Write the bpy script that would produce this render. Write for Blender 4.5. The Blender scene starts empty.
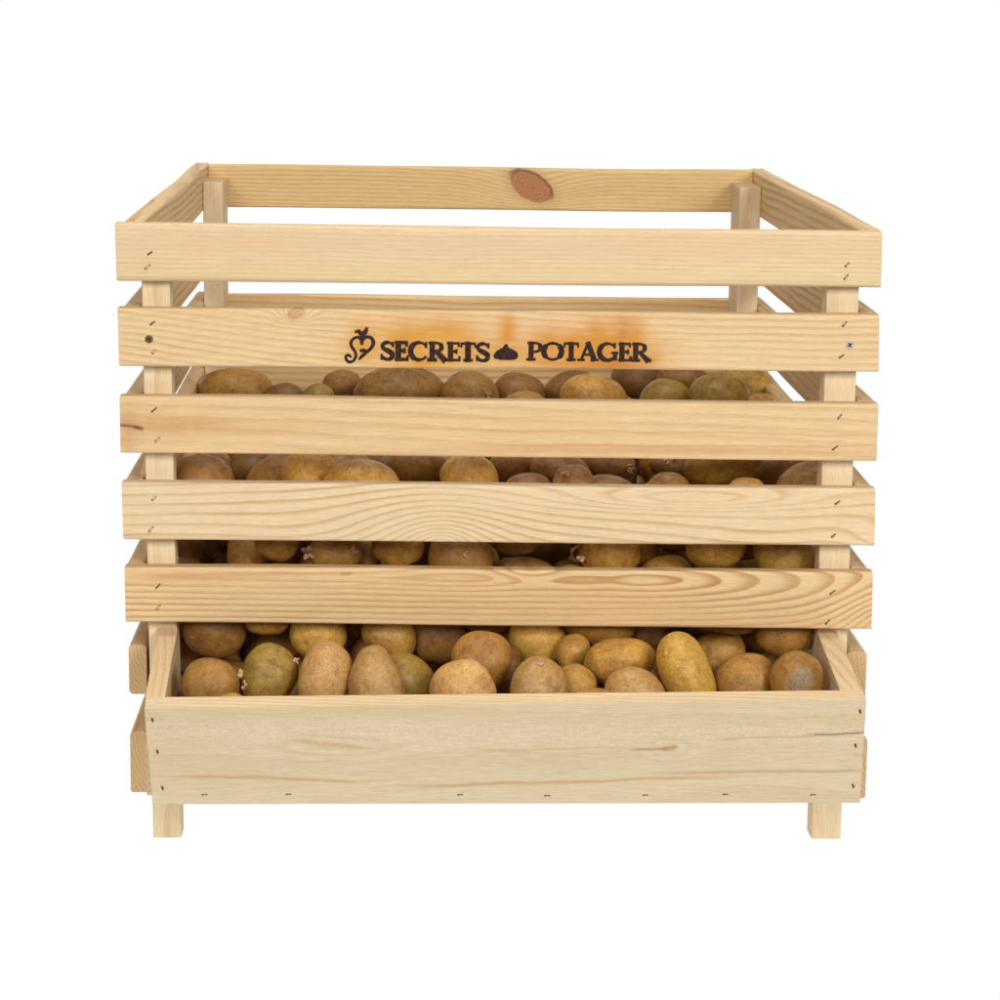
import bpy, bmesh, math, random, zlib
import numpy as np
from mathutils import Matrix, Vector

S = 0.01                       # the script thinks in centimetres
scene = bpy.context.scene
COL = scene.collection
random.seed(7)

# ------------------------------------------------------------------ camera
cam_d = bpy.data.cameras.new('camera')
cam = bpy.data.objects.new('camera', cam_d)
COL.objects.link(cam)
cam_d.sensor_width = 36.0
cam_d.lens = 2569.346 / 1000 * 36.0
cam_d.clip_start = 0.05
cam_d.clip_end = 60
_r = Vector((0.99941279, -0.03189701, 0.01251587))
_u = Vector((-0.00611125, 0.19348115, 0.98108496))
_f = Vector((0.03371526, 0.98058535, -0.19317261))
cam.matrix_world = Matrix(((_r.x, _u.x, -_f.x, -6.9593 * S),
                           (_r.y, _u.y, -_f.y, -202.3626 * S),
                           (_r.z, _u.z, -_f.z, 68.2876 * S),
                           (0, 0, 0, 1)))
scene.camera = cam

# ------------------------------------------------------------------ studio light
world = bpy.data.worlds.new('World')
scene.world = world
world.use_nodes = True
bg = world.node_tree.nodes['Background']
bg.inputs[0].default_value = (1.0, 0.965, 0.915, 1)
bg.inputs[1].default_value = 0.20

def area(name, loc, target, size, size_y, power, col=(1, 1, 1)):
    d = bpy.data.lights.new(name, 'AREA')
    d.shape = 'RECTANGLE'
    d.size, d.size_y = size, size_y
    d.energy = power
    d.color = col
    o = bpy.data.objects.new(name, d)
    COL.objects.link(o)
    o.location = loc
    o.rotation_euler = (Vector(target) - Vector(loc)).to_track_quat('-Z', 'Y').to_euler()
    return o

area('softbox_right', (1.40, -2.3, 1.38), (0, 0.1, 0.3), 0.9, 0.9, 52, (1.0, 0.985, 0.955))
area('softbox_left', (-1.0, -2.4, 1.38), (0, 0.1, 0.3), 0.9, 0.9, 37, (1.0, 0.985, 0.955))
area('softbox_top', (0.0, 0.0, 2.4), (0, 0.3, 0.3), 1.2, 1.0, 22, (1.0, 0.985, 0.955))

scene.view_settings.view_transform = 'Standard'
scene.view_settings.look = 'None'
scene.view_settings.exposure = 0.0
scene.view_settings.gamma = 1.0
scene.view_settings.use_curve_mapping = False
scene.render.engine = 'CYCLES'
scene.cycles.max_bounces = 8
scene.cycles.diffuse_bounces = 5

# ------------------------------------------------------------------ node helpers
class Sk:
    """A socket with arithmetic, so that shader maths reads as maths."""
    def __init__(self, nt, s): self.nt, self.s = nt, s
    def _m(self, op, *a, clamp=False):
        n = self.nt.nodes.new('ShaderNodeMath'); n.operation = op; n.use_clamp = clamp
        for i, v in enumerate(a):
            if isinstance(v, Sk): self.nt.links.new(v.s, n.inputs[i])
            else: n.inputs[i].default_value = v
        return Sk(self.nt, n.outputs[0])
    def __add__(self, o): return self._m('ADD', self, o)
    __radd__ = __add__
    def __sub__(self, o): return self._m('SUBTRACT', self, o)
    def __rsub__(self, o): return self._m('SUBTRACT', o, self)
    def __mul__(self, o): return self._m('MULTIPLY', self, o)
    __rmul__ = __mul__
    def __truediv__(self, o): return self._m('DIVIDE', self, o)
    def fract(self): return self._m('FRACT', self)
    def sqrt(self): return self._m('SQRT', self)
    def exp(self): return self._m('EXPONENT', self)
    def abs(self): return self._m('ABSOLUTE', self)
    def clamp(self): return self._m('ADD', self, 0.0, clamp=True)
    def pow(self, p): return self._m('POWER', self, p)
    def sstep(self, a, b, lo=0.0, hi=1.0):
        n = self.nt.nodes.new('ShaderNodeMapRange'); n.interpolation_type = 'SMOOTHSTEP'
        self.nt.links.new(self.s, n.inputs[0])
        n.inputs[1].default_value = a; n.inputs[2].default_value = b
        n.inputs[3].default_value = lo; n.inputs[4].default_value = hi
        return Sk(self.nt, n.outputs[0])

def vec(nt, x, y, z):
    n = nt.nodes.new('ShaderNodeCombineXYZ')
    for i, v in enumerate((x, y, z)):
        if isinstance(v, Sk): nt.links.new(v.s, n.inputs[i])
        else: n.inputs[i].default_value = v
    return Sk(nt, n.outputs[0])

def noise(nt, v, scale=1.0, detail=2.0, rough=0.5, dist=0.0):
    n = nt.nodes.new('ShaderNodeTexNoise')
    nt.links.new(v.s, n.inputs['Vector'])
    n.inputs['Scale'].default_value = scale
    n.inputs['Detail'].default_value = detail
    n.inputs['Roughness'].default_value = rough
    n.inputs['Distortion'].default_value = dist
    return Sk(nt, n.outputs['Fac'])

def mixc(nt, fac, a, b, mode='MIX'):
    n = nt.nodes.new('ShaderNodeMix'); n.data_type = 'RGBA'; n.blend_type = mode
    def put(i, v):
        if isinstance(v, Sk): nt.links.new(v.s, n.inputs[i])
        elif isinstance(v, (int, float)): n.inputs[i].default_value = v
        else: n.inputs[i].default_value = (*v, 1)
    put(0, fac); put(6, a); put(7, b)
    return Sk(nt, n.outputs[2])

def new_mat(name):
    m = bpy.data.materials.new(name); m.use_nodes = True
    nt = m.node_tree
    return m, nt, nt.nodes['Principled BSDF']

def local_cm(nt):
    tc = nt.nodes.new('ShaderNodeTexCoord')
    sp = nt.nodes.new('ShaderNodeSeparateXYZ')
    nt.links.new(tc.outputs['Object'], sp.inputs[0])
    return [Sk(nt, sp.outputs[i]) * 100.0 for i in range(3)]

def rnd(nt):
    n = nt.nodes.new('ShaderNodeObjectInfo')
    return Sk(nt, n.outputs['Random'])

def bump(nt, bs, h, strength, dist=0.001):
    b = nt.nodes.new('ShaderNodeBump')
    b.inputs['Strength'].default_value = strength
    b.inputs['Distance'].default_value = dist
    nt.links.new(h.s, b.inputs['Height'])
    nt.links.new(b.outputs[0], bs.inputs['Normal'])

# ------------------------------------------------------------------ materials
PALE = (0.64, 0.475, 0.285)
LATE = (0.50, 0.315, 0.150)

def wood(name, base=PALE, late=LATE, mode='rings', sp=0.55, pith=(-9, 3), tilt=(0.02, 0.05), slope=0.0,
         warp=0.5, contrast=0.7, bumps=(), knots=(), stains=(), lines=(), pink=0.25, fuzz=None, random_cut=False, seed=0.0, curl=0.0, crisp=0.30, cath=None):
    m, nt, bs = new_mat(name)
    x, y, z = local_cm(nt)
    if random_cut:
        k = rnd(nt)
        ox = k * 313.0
        oy = ((k * 17.13).fract() - 0.5) * 4.0
        oz = ((k * 41.7).fract() - 0.5) * 5.0
    else:
        ox, oy, oz = seed * 37.0, 0.0, 0.0
    X = x + ox
    w = noise(nt, vec(nt, X * 0.05, y * 0.16, z * 0.16), 1.0, 3.0, 0.5) - 0.5
    w2 = noise(nt, vec(nt, X * 0.22, y * 0.5, z * 0.5 + 7.3), 1.0, 2.0, 0.5) - 0.5
    if mode == 'rings':
        a = y + oy + pith[0] + x * tilt[0]
        b = z + oz + pith[1] + x * tilt[1]
        f = (a * a + b * b).sqrt()
    elif mode == 'cathedral':                        # flat-sawn board: nested tips, pith line at z0, tips run out past x1 and before x2
        x1, k1, x2, k2, z0 = cath
        a = (x - x1)._m('MAXIMUM', x - x1, 0.0) * k1 + x._m('MAXIMUM', x2 - x, 0.0) * k2 + y * 0.5
        b = z - z0 + x * slope
        f = (a * a + b * b).sqrt()
    else:
        f = z + y * 0.35 + x * slope + (x * x) * curl
    f = (f + w * (warp * 4.0) + w2 * (warp * 0.45)) / sp
    for (cx, cz, sx, sz, A) in bumps:
        q = ((x - cx) / sx).pow(2.0) + ((z - cz) / sz).pow(2.0)
        f = f + ((q * -1.0).exp() if A > -50 and A < 50 else ((q + 0.01).sqrt() * -1.25).exp()) * (A if -50 < A < 50 else A / 100.0)
    for (cx, cz, sx, sz, rot, ks) in knots:
        q = ((x - cx) / (sx * 2.0)).pow(2.0) + ((z - cz) / (sz * 1.7)).pow(2.0)
        f = f + (q * -1.0).exp() * 3.5
    fr = f.fract()
    lt = fr.sstep(crisp, 0.88) * fr.sstep(0.91, 1.0, 1.0, 0.0)
    cm = noise(nt, vec(nt, X * 0.06, y * 0.3, z * 0.35 + 3.1), 1.0, 2.0) .sstep(0.3, 0.7, 0.45, 1.0)
    fib = noise(nt, vec(nt, X * 0.45, y * 11.0, z * 11.0), 1.0, 3.0, 0.6)
    fib2 = noise(nt, vec(nt, X * 1.6, y * 26.0, z * 26.0 + 5.0), 1.0, 2.0, 0.6)
    col = mixc(nt, lt * cm * contrast, base, late)
    blot = noise(nt, vec(nt, X * 0.035, y * 0.2, z * 0.22 + 11.0), 1.0, 2.0).sstep(0.42, 0.7)
    col = mixc(nt, blot * pink, col, (base[0] * 0.97, base[1] * 0.86, base[2] * 0.74))
    g = fib.sstep(0.3, 0.7, 0.90, 1.045) * fib2.sstep(0.3, 0.7, 0.93, 1.04)
    gv = vec(nt, g, g, g)
    col = mixc(nt, 1.0, col, gv, 'MULTIPLY')
    # resin flecks, short dark dashes along the grain
    fl = noise(nt, vec(nt, X * 0.9, y * 9.0, z * 9.0 + 31.0), 1.0, 1.0).sstep(0.73, 0.80)
    col = mixc(nt, fl * 0.30, col, (0.30, 0.17, 0.07))
    h = fib * 0.6 + lt * 0.35 + fib2 * 0.5
    for (cx, cz, sx, sz, ccol, amt) in stains:       # wear and heartwood patches with a shape of their own
        q = ((x - cx) / sx).pow(2.0) + ((z - cz + w2 * sz) / sz).pow(2.0)
        mk = (q * -1.0).exp() * noise(nt, vec(nt, x * 0.8, y, z * 2.4), 1.0, 3.0).sstep(0.0, 0.55)
        col = mixc(nt, mk * amt, col, ccol)
    for (cx, cz, hw, sl, th, ccol, amt) in lines:    # resin lines and small splits: centre, half length, slope, thickness
        dz = z - cz - (x - cx) * sl - w2 * 0.5
        mk = ((dz / th).pow(2.0) * -1.0).exp() * (x - cx).abs().sstep(hw * 0.5, hw, 1.0, 0.0)
        col = mixc(nt, mk * amt, col, ccol)
    for (cx, cz, sx, sz, rot, ks) in knots:
        c, s = math.cos(rot), math.sin(rot)
        xr = (x - cx) * c + (z - cz) * s
        zr = (z - cz) * c - (x - cx) * s
        kn = noise(nt, vec(nt, x * 1.3, y * 1.3, z * 1.3), 1.0, 2.0) - 0.5
        q = ((xr / sx).pow(2.0) + (zr / sz).pow(2.0)).sqrt() + kn * 0.18
        mk = q.sstep(0.85, 1.0, 1.0, 0.0)
        kr = (q * 5.5 + kn * 1.2).fract().sstep(0.3, 0.9)
        kc = mixc(nt, kr * 0.55, (0.41, 0.170, 0.075), (0.25, 0.092, 0.040))
        col = mixc(nt, mk * (0.93 * ks), col, kc)
        rim = q.sstep(0.84, 0.95) * q.sstep(1.0, 1.13, 1.0, 0.0) * (zr / sz + 0.5).sstep(0.0, 1.0)
        col = mixc(nt, rim * (0.92 * ks), col, (0.10, 0.04, 0.02))
        halo = q.sstep(0.95, 1.7, 1.0, 0.0) * q.sstep(0.9, 1.0)
        col = mixc(nt, halo * 0.35, col, (0.46, 0.26, 0.10))
    if fuzz:                                          # torn saw fibres
        f1 = noise(nt, vec(nt, x * 3.6, y * 3.6, z * 5.0), 1.0, 3.0, 0.65, 1.6)
        band = ((((z - fuzz[0]) / fuzz[1]).pow(2.0)) * -1.0).exp()
        col = mixc(nt, f1.sstep(0.45, 0.7) * band * 0.30, col, (0.76, 0.66, 0.48))
        col = mixc(nt, f1.sstep(0.52, 0.3) * band * 0.22, col, (0.40, 0.30, 0.17))
        h = h + f1 * band * 2.2
    nt.links.new(col.s, bs.inputs['Base Color'])
    bs.inputs['Roughness'].default_value = 0.62
    bs.inputs['Specular IOR Level'].default_value = 0.2
    bump(nt, bs, h, 0.35, 0.0006)
    return m

def end_grain(name, base=(0.62, 0.43, 0.23)):
    m, nt, bs = new_mat(name)
    x, y, z = local_cm(nt)
    k = rnd(nt)
    r = ((y + 4.0 + k * 5.0) * (y + 4.0 + k * 5.0) + (z - 3.0) * (z - 3.0)).sqrt()
    w = noise(nt, vec(nt, x, y * 0.8, z * 0.8), 1.0, 2.0)
    lt = (r / 0.34 + w * 1.5).fract().sstep(0.2, 0.9)
    sp = noise(nt, vec(nt, x, y * 9.0, z * 9.0), 1.0, 2.0, 0.7)
    col = mixc(nt, lt * 0.45, base, (0.44, 0.26, 0.115))
    g = sp.sstep(0.3, 0.7, 0.78, 1.10)
    col = mixc(nt, 1.0, col, vec(nt, g, g, g), 'MULTIPLY')
    nt.links.new(col.s, bs.inputs['Base Color'])
    bs.inputs['Roughness'].default_value = 0.8
    bs.inputs['Specular IOR Level'].default_value = 0.15
    bump(nt, bs, sp, 0.4, 0.0006)
    return m

def plain(name, col, rough=0.5, metal=0.0, spec=0.4, var=0.25, scale=8.0):
    m, nt, bs = new_mat(name)
    x, y, z = local_cm(nt)
    n = noise(nt, vec(nt, x, y, z), scale, 3.0, 0.6)
    g = n.sstep(0.3, 0.7, 1.0 - var, 1.0 + var)
    c = mixc(nt, 1.0, col, vec(nt, g, g, g), 'MULTIPLY')
    nt.links.new(c.s, bs.inputs['Base Color'])
    bs.inputs['Roughness'].default_value = rough
    bs.inputs['Metallic'].default_value = metal
    bs.inputs['Specular IOR Level'].default_value = spec
    return m

def potato_skin(name, base, dirt, alt, scab=False):
    m, nt, bs = new_mat(name)
    x, y, z = local_cm(nt)
    k = rnd(nt)
    o = k * 91.0
    P = vec(nt, x + o, y + o * 0.7, z - o)
    big = noise(nt, P, 0.32, 3.0, 0.55, 0.6)
    mid = noise(nt, P, 1.1, 4.0, 0.62, 0.4)
    fine = noise(nt, P, 5.5, 3.0, 0.6)
    net = noise(nt, P, 11.0, 2.0, 0.7)
    col = mixc(nt, big.sstep(0.36, 0.66), base, alt)
    col = mixc(nt, mid.sstep(0.48, 0.68) * 0.62, col, dirt)
    col = mixc(nt, mid.sstep(0.46, 0.30) * 0.30, col, [min(1, c * 1.25) for c in base])
    vn = nt.nodes.new('ShaderNodeTexVoronoi'); vn.feature = 'F1'
    nt.links.new(P.s, vn.inputs['Vector']); vn.inputs['Scale'].default_value = 1.35
    d = Sk(nt, vn.outputs['Distance'])
    spot = d.sstep(0.05, 0.13, 1.0, 0.0) * noise(nt, P, 0.9, 1.0).sstep(0.42, 0.56)
    col = mixc(nt, spot * 0.75, col, [c * 0.38 for c in dirt])
    vs = nt.nodes.new('ShaderNodeTexVoronoi'); vs.feature = 'F1'
    nt.links.new(P.s, vs.inputs['Vector']); vs.inputs['Scale'].default_value = 4.2
    pores = Sk(nt, vs.outputs['Distance']).sstep(0.08, 0.2, 1.0, 0.0)
    col = mixc(nt, pores * 0.32, col, [c * 0.55 for c in dirt])
    md2 = noise(nt, P, 2.4, 3.0, 0.65, 0.5)
    g = fine.sstep(0.25, 0.75, 0.84, 1.12) * net.sstep(0.3, 0.7, 0.92, 1.06) * md2.sstep(0.35, 0.65, 1.06, 0.86)
    col = mixc(nt, 1.0, col, vec(nt, g, g, g), 'MULTIPLY')
    kk = (k * 7.77).fract().sstep(0.0, 1.0, 0.80, 1.16)
    col = mixc(nt, 1.0, col, vec(nt, kk, kk, kk), 'MULTIPLY')
    h = mid * 0.8 + fine * 0.5 + net * 0.25 - spot * 0.8
    if scab:
        q = ((x - SCAB[0]).pow(2.0) + (y - SCAB[1]).pow(2.0) + (z - SCAB[2]).pow(2.0)).sqrt()
        mk = (q + (mid - 0.5) * 1.4).sstep(0.7, 1.35, 1.0, 0.0)
        sc = mixc(nt, net.sstep(0.42, 0.6), (0.17, 0.12, 0.08), (0.36, 0.28, 0.19))
        col = mixc(nt, mk * 0.6, col, sc)
        h = h + mk * net * 1.5
    nt.links.new(col.s, bs.inputs['Base Color'])
    r = mid.sstep(0.35, 0.7, 0.40, 0.64)
    nt.links.new(r.s, bs.inputs['Roughness'])
    bs.inputs['Specular IOR Level'].default_value = 0.36
    bump(nt, bs, h, 0.35, 0.0012)
    return m
SCAB = (0.0, -0.3, 1.6)

BROWN_ALT = (0.21, 0.112, 0.040)
TONES = [
    potato_skin('brown_potato_skin', (0.393, 0.190, 0.038), (0.199, 0.083, 0.018), (0.291, 0.133, 0.026)),
    potato_skin('golden_brown_potato_skin', (0.534, 0.281, 0.051), (0.279, 0.119, 0.023), (0.406, 0.196, 0.036)),
    potato_skin('greenish_potato_skin', (0.393, 0.230, 0.037), (0.206, 0.097, 0.021), (0.302, 0.178, 0.028)),
    potato_skin('dark_brown_potato_skin', (0.297, 0.136, 0.029), (0.151, 0.062, 0.015), (0.230, 0.101, 0.022)),
    potato_skin('pale_tan_potato_skin', (0.538, 0.309, 0.096), (0.345, 0.164, 0.048), (0.475, 0.252, 0.081)),
    potato_skin('yellow_potato_skin', (0.598, 0.344, 0.062), (0.367, 0.170, 0.032), (0.513, 0.280, 0.051)),
    potato_skin('scabbed_potato_skin', (0.418, 0.204, 0.041), (0.230, 0.097, 0.022), (0.314, 0.143, 0.029), scab=True),
]
M_SPROUT = plain('sprout_flesh', (0.52, 0.31, 0.23), 0.55, 0, 0.35, 0.35, 2.5)
M_PALE_SPROUT = plain('pale_sprout_flesh', (0.50, 0.345, 0.19), 0.55, 0, 0.35, 0.3, 3.0)
M_BURN = plain('burnt_edge', (0.27, 0.095, 0.026), 0.8, 0, 0.15, 0.5, 4.0)
M_CHAR = plain('charred_wood', (0.028, 0.013, 0.010), 0.75, 0, 0.2, 0.6, 3.0)
M_STAPLE = plain('dull_steel', (0.30, 0.24, 0.17), 0.4, 0.8, 0.5, 0.3)
M_SPLINTER = plain('raised_splinter', (0.66, 0.48, 0.27), 0.7, 0, 0.2, 0.2)
M_HOLE = plain('staple_groove', (0.10, 0.055, 0.028), 0.9, 0, 0.1, 0.2)
M_BRASS = plain('tarnished_brass', (0.20, 0.15, 0.07), 0.45, 0.8, 0.5, 0.3)
M_ZINC = plain('zinc_plated_steel', (0.62, 0.56, 0.47), 0.4, 0.7, 0.5, 0.15)
M_RECESS = plain('screw_recess', (0.035, 0.026, 0.018), 0.8, 0, 0.2, 0.2)
M_END = end_grain('pine_end_grain')

M_BACKDROP, nt, bs = new_mat('glowing_white_backdrop')
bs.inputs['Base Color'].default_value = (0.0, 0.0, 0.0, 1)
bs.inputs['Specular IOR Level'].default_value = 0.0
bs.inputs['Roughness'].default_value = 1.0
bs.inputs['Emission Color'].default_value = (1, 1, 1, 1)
bs.inputs['Emission Strength'].default_value = 1.0  # glow added so the ground stays pure white, without the crate's shadow

# ------------------------------------------------------------------ mesh helpers
AX = {'x': Matrix.Identity(3),
      'y': Matrix(((0, -1, 0), (1, 0, 0), (0, 0, 1))),          # local x runs along world y
      'z': Matrix(((0, 0, -1), (0, 1, 0), (1, 0, 0)))}          # local x runs along world z

def link_mesh(name, bm, mats, parent=None, axis='x', smooth=False):
    """bm holds world centimetres; the object sits at its own middle with local x along its length."""
    co = [v.co for v in bm.verts]
    lo = Vector([min(c[i] for c in co) for i in range(3)])
    hi = Vector([max(c[i] for c in co) for i in range(3)])
    mid = (lo + hi) / 2
    R = AX[axis]
    Ri = R.transposed()
    for v in bm.verts:
        v.co = (Ri @ (v.co - mid)) * S
    me = bpy.data.meshes.new(name)
    bm.to_mesh(me); bm.free()
    for m in (mats if isinstance(mats, (list, tuple)) else [mats]): me.materials.append(m)
    if smooth:
        for p in me.polygons: p.use_smooth = True
    o = bpy.data.objects.new(name, me)
    COL.objects.link(o)
    o.matrix_world = Matrix.Translation(mid * S) @ R.to_4x4()
    if parent:
        bpy.context.view_layer.update()
        o.parent = parent
        o.matrix_parent_inverse = parent.matrix_world.inverted()
    return o

def plank(name, A, B, mats, parent, axis, r=0.28, nseg=14, wob=0.055, ends=True):
    """A board lofted between end A and end B; an end is the list of its four corners
    (top near, top far, bottom far, bottom near) in world centimetres; long edges rounded."""
    A = [Vector(v) for v in A]; B = [Vector(v) for v in B]
    bm = bmesh.new()
    rng = random.Random(zlib.crc32(('%s%.1f%.1f%.1f' % (name, A[0].x, A[0].z, A[0].y)).encode()))
    rings = []
    ph = [rng.uniform(0, 6.28) for _ in range(6)]
    L = (B[0] - A[0]).length
    ts = [0.0, 0.04 / L] + [i / nseg for i in range(1, nseg)] + [1 - 0.04 / L, 1.0]
    for i, t in enumerate(ts):
        C = [A[k].lerp(B[k], t) for k in range(4)]
        cen = (C[0] + C[1] + C[2] + C[3]) / 4
        if i in (0, len(ts) - 1):
            C = [cen + (c - cen) * 0.985 for c in C]
        wdir = (C[0] - C[3]).normalized(); tdir = (C[1] - C[0]).normalized()
        env = min(1, 6 * t, 6 * (1 - t))
        dw = wob * env * (math.sin(5 * t + ph[0]) + 0.5 * math.sin(13 * t + ph[1]))
        dt = wob * env * (math.sin(4 * t + ph[2]) + 0.4 * math.sin(11 * t + ph[3]))
        ring = []
        for k in range(4):
            p, nx, pv = C[k], C[(k + 1) % 4], C[k - 1]
            a = (nx - p).normalized(); b = (pv - p).normalized()
            rr = r * (1 + 0.25 * math.sin(9 * t + ph[4] + k))
            for j in range(4):
                th = (j / 3) * math.pi / 2
                q = p + a * rr * (1 - math.sin(math.pi / 2 - th)) + b * rr * (1 - math.sin(th))
                q = q + wdir * dw * (1 if k in (0, 1) else 0.6) + tdir * dt * 0.5
                ring.append(bm.verts.new(q))
        rings.append(ring)
    n = len(rings[0])
    for i in range(len(rings) - 1):
        for k in range(n):
            bm.faces.new((rings[i][k], rings[i][(k + 1) % n], rings[i + 1][(k + 1) % n], rings[i + 1][k]))
    for ring in (rings[0], rings[-1]):
        f = bm.faces.new(ring)
        f.material_index = 1 if ends else 0
    bmesh.ops.recalc_face_normals(bm, faces=bm.faces)
    mats = list(mats) if isinstance(mats, (list, tuple)) else [mats]
    if ends: mats = mats + [M_END]
    return link_mesh(name, bm, mats, parent, axis)

def thing(name, label, cat, loc=(0, 0, 0), group=None):
    o = bpy.data.objects.new(name, None)
    COL.objects.link(o)
    o.location = Vector(loc) * S
    o['label'] = label; o['category'] = cat
    if group: o['group'] = group
    bpy.context.view_layer.update()
    return o

# ------------------------------------------------------------------ backdrop: a white sweep given its own glow, floor curving up behind
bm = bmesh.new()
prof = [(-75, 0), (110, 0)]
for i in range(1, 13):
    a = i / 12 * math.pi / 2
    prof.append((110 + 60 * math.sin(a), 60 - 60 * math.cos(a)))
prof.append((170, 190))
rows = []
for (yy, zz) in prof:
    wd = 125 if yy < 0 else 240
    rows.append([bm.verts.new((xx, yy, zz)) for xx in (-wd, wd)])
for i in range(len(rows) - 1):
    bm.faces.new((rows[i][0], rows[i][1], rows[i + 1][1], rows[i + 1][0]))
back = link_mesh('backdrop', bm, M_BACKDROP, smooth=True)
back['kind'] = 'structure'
back['label'] = 'glowing white seamless studio backdrop under and behind the crate'

# ------------------------------------------------------------------ the crate
crate = thing('potato_crate', 'pale pine slatted crate full of potatoes with an open feeding tray in front', 'crate')
T = 1.52

W_TOP = wood('pine_top_slat', base=(0.685, 0.522, 0.325), late=(0.56, 0.365, 0.18), mode='plane', sp=0.36, slope=0.004, warp=0.16, contrast=0.62, pink=0.6, seed=1,
             stains=[(0, .75, 45, .8, (0.64, 0.43, 0.265), .6), (4, -1.5, 40, .7, (0.63, 0.50, 0.26), .5)])
SC = (0.54, 0.225, 0.028)
SC2 = (0.46, 0.15, 0.016)
SCORCH = [(-5.6, 40.6, 5.2, 1.15, (0.57, 0.28, 0.05), .62), (6.8, 40.6, 5.4, 1.2, (0.55, 0.25, 0.04), .68), (-11.1, 41.0, 1.5, 1.3, (0.57, 0.28, 0.05), .55),
          (-6.0, 41.9, 3.6, 1.5, (0.58, 0.31, 0.06), .85), (-7.7, 41.2, 1.4, 1.6, SC, .60), (-4.5, 42.3, 1.6, .9, SC, .45), (-10.9, 41.2, 1.1, 1.4, SC, .40),
          (-5.5, 39.9, 4.2, .45, (0.58, 0.31, 0.06), .7), (-6.3, 39.9, 1.0, .5, SC, .6), (-2.6, 41.0, 1.4, 1.4, SC, .5),
          (0.35, 42.2, .75, 1.3, SC, .85), (0.2, 40.6, 1.6, 1.1, SC, .5), (3.4, 41.2, 1.6, 1.2, SC, .7), (5.6, 41.0, 1.6, 1.2, SC, .7),
          (8.4, 41.1, 3.0, 2.0, SC, .72), (9.5, 42.0, .7, 1.6, SC2, .5), (7.2, 42.0, .9, 1.2, SC, .6), (10.6, 41.8, .7, 1.4, SC, .6), (8.8, 39.75, 2.8, .5, SC2, .55), (4.0, 39.8, 2.2, .4, SC, .5), (11.7, 40.2, .8, .7, SC, .6)]
CZ2 = 41.54
W_BRAND = wood('pine_branded_slat', base=(0.690, 0.502, 0.283), late=(0.54, 0.335, 0.15), mode='plane', sp=0.55, slope=0.060, curl=-0.0013, warp=0.22, contrast=0.72, pink=0.40, seed=2,
               knots=[(-16.1, 1.95, 0.62, 0.40, 0.4, 0.5)],
               stains=[(a + 0.15, b - CZ2, c, d, e, min(1, f * 1.25)) for (a, b, c, d, e, f) in SCORCH])
W_THIRD = wood('pine_heartwood_slat', base=(0.680, 0.488, 0.269), late=(0.52, 0.31, 0.128), mode='rings', sp=0.75, pith=(-3.0, 5.5), tilt=(0.004, 0.035), warp=0.26, contrast=0.46, pink=0.5, seed=3,
               stains=[(-26.0, 0.2, 5.5, 0.8, (0.48, 0.265, 0.09), .75), (-29.4, -0.4, 0.8, 1.8, (0.47, 0.25, 0.11), .6), (-19, -.3, 6, .4, (0.52, 0.30, 0.12), .45), (12, -1.7, 22, .35, (0.52, 0.27, 0.11), .6)],
               lines=[(-29.3, .1, 1.2, -.12, .13, (0.14, 0.06, 0.03), .85), (-28.6, -.1, .5, -.2, .16, (0.12, 0.05, 0.025), .8), (14, -1.25, 20, 0.002, .07, (0.46, 0.25, 0.11), .6), (12, -.2, 24, -0.008, .10, (0.50, 0.29, 0.13), .55), (-5, .9, 16, 0.004, .08, (0.52, 0.32, 0.15), .4)])
W_FOURTH = wood('pine_plain_sawn_slat', base=(0.705, 0.542, 0.340), late=(0.5, 0.3, 0.13), mode='plane', sp=0.80, slope=-0.012, warp=0.17, contrast=0.85, pink=0.34, seed=4, crisp=0.5,
                bumps=[(-4.8, -2.5, 5.0, 3.2, -950.0), (-15.0, -1.5, 6.0, 1.6, 0.9), (15.2, 1.35, 8.5, 0.85, 3.2),  (31.0, -2.3, 3.0, 2.0, 2.2), (22, -2.5, 8, 2.5, 1.3)])
W_FIFTH = wood('pine_strong_grain_slat', base=(0.695, 0.5, 0.272), late=(0.44, 0.225, 0.082), mode='cathedral', sp=0.50, slope=0.004, warp=0.15, contrast=0.95, pink=0.5, seed=5, crisp=0.32,
               cath=(9.0, 0.16, 2.0, 0.03, 1.6),
               bumps=[(32.0, -1.8, 4.0, 2.6, 5.0), (-3.0, 1.9, 5.0, 1.2, -1.2), (2.2, 2.4, 2.2, 1.0, 1.5)],
               stains=[(-26.5, 1.6, 4.0, .45, (0.56, 0.30, 0.13), .7)],
               lines=[(-12.4, 2.0, .6, .1, .16, (0.30, 0.16, 0.07), .5)])
W_TRAY = wood('rough_sawn_spruce', base=(0.545, 0.444, 0.297), late=(0.46, 0.33, 0.18), mode='rings', sp=1.5, pith=(-14, 7.0), tilt=(0.01, 0.012), warp=0.45, contrast=0.35, pink=0.10, seed=6, fuzz=(1.35, 1.25),
              lines=[(-18, -2.3, 9.5, -0.025, .12, (0.40, 0.25, 0.10), .75), (4.5, -2.55, 16, 0.03, .13, (0.40, 0.25, 0.10), .75), (20, -1.75, 10, 0.012, .12, (0.38, 0.24, 0.10), .7),
                     (11.2, .05, 2.0, 0.06, .13, (0.30, 0.17, 0.06), .8), (12.6, .2, .7, 0.2, .2, (0.34, 0.19, 0.07), .8), (25.6, 1.35, 3.0, 0.02, .09, (0.20, 0.085, 0.04), .9), (20, 1.05, 5, 0.03, .08, (0.38, 0.23, 0.11), .6), (-13.5, .35, 3.5, -.1, .2, (0.42, 0.27, 0.11), .6), (3, .1, 8, 0.01, .08, (0.40, 0.26, 0.13), .5)],
              stains=[(-14, 3.2, 18, .7, (0.52, 0.37, 0.19), .5), (-25, .6, 3, .5, (0.50, 0.36, 0.17), .5)],
              bumps=[(12.6, .15, 1.6, .7, 2.2), (-13, .2, 4.5, .8, 2.0)])
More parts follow.
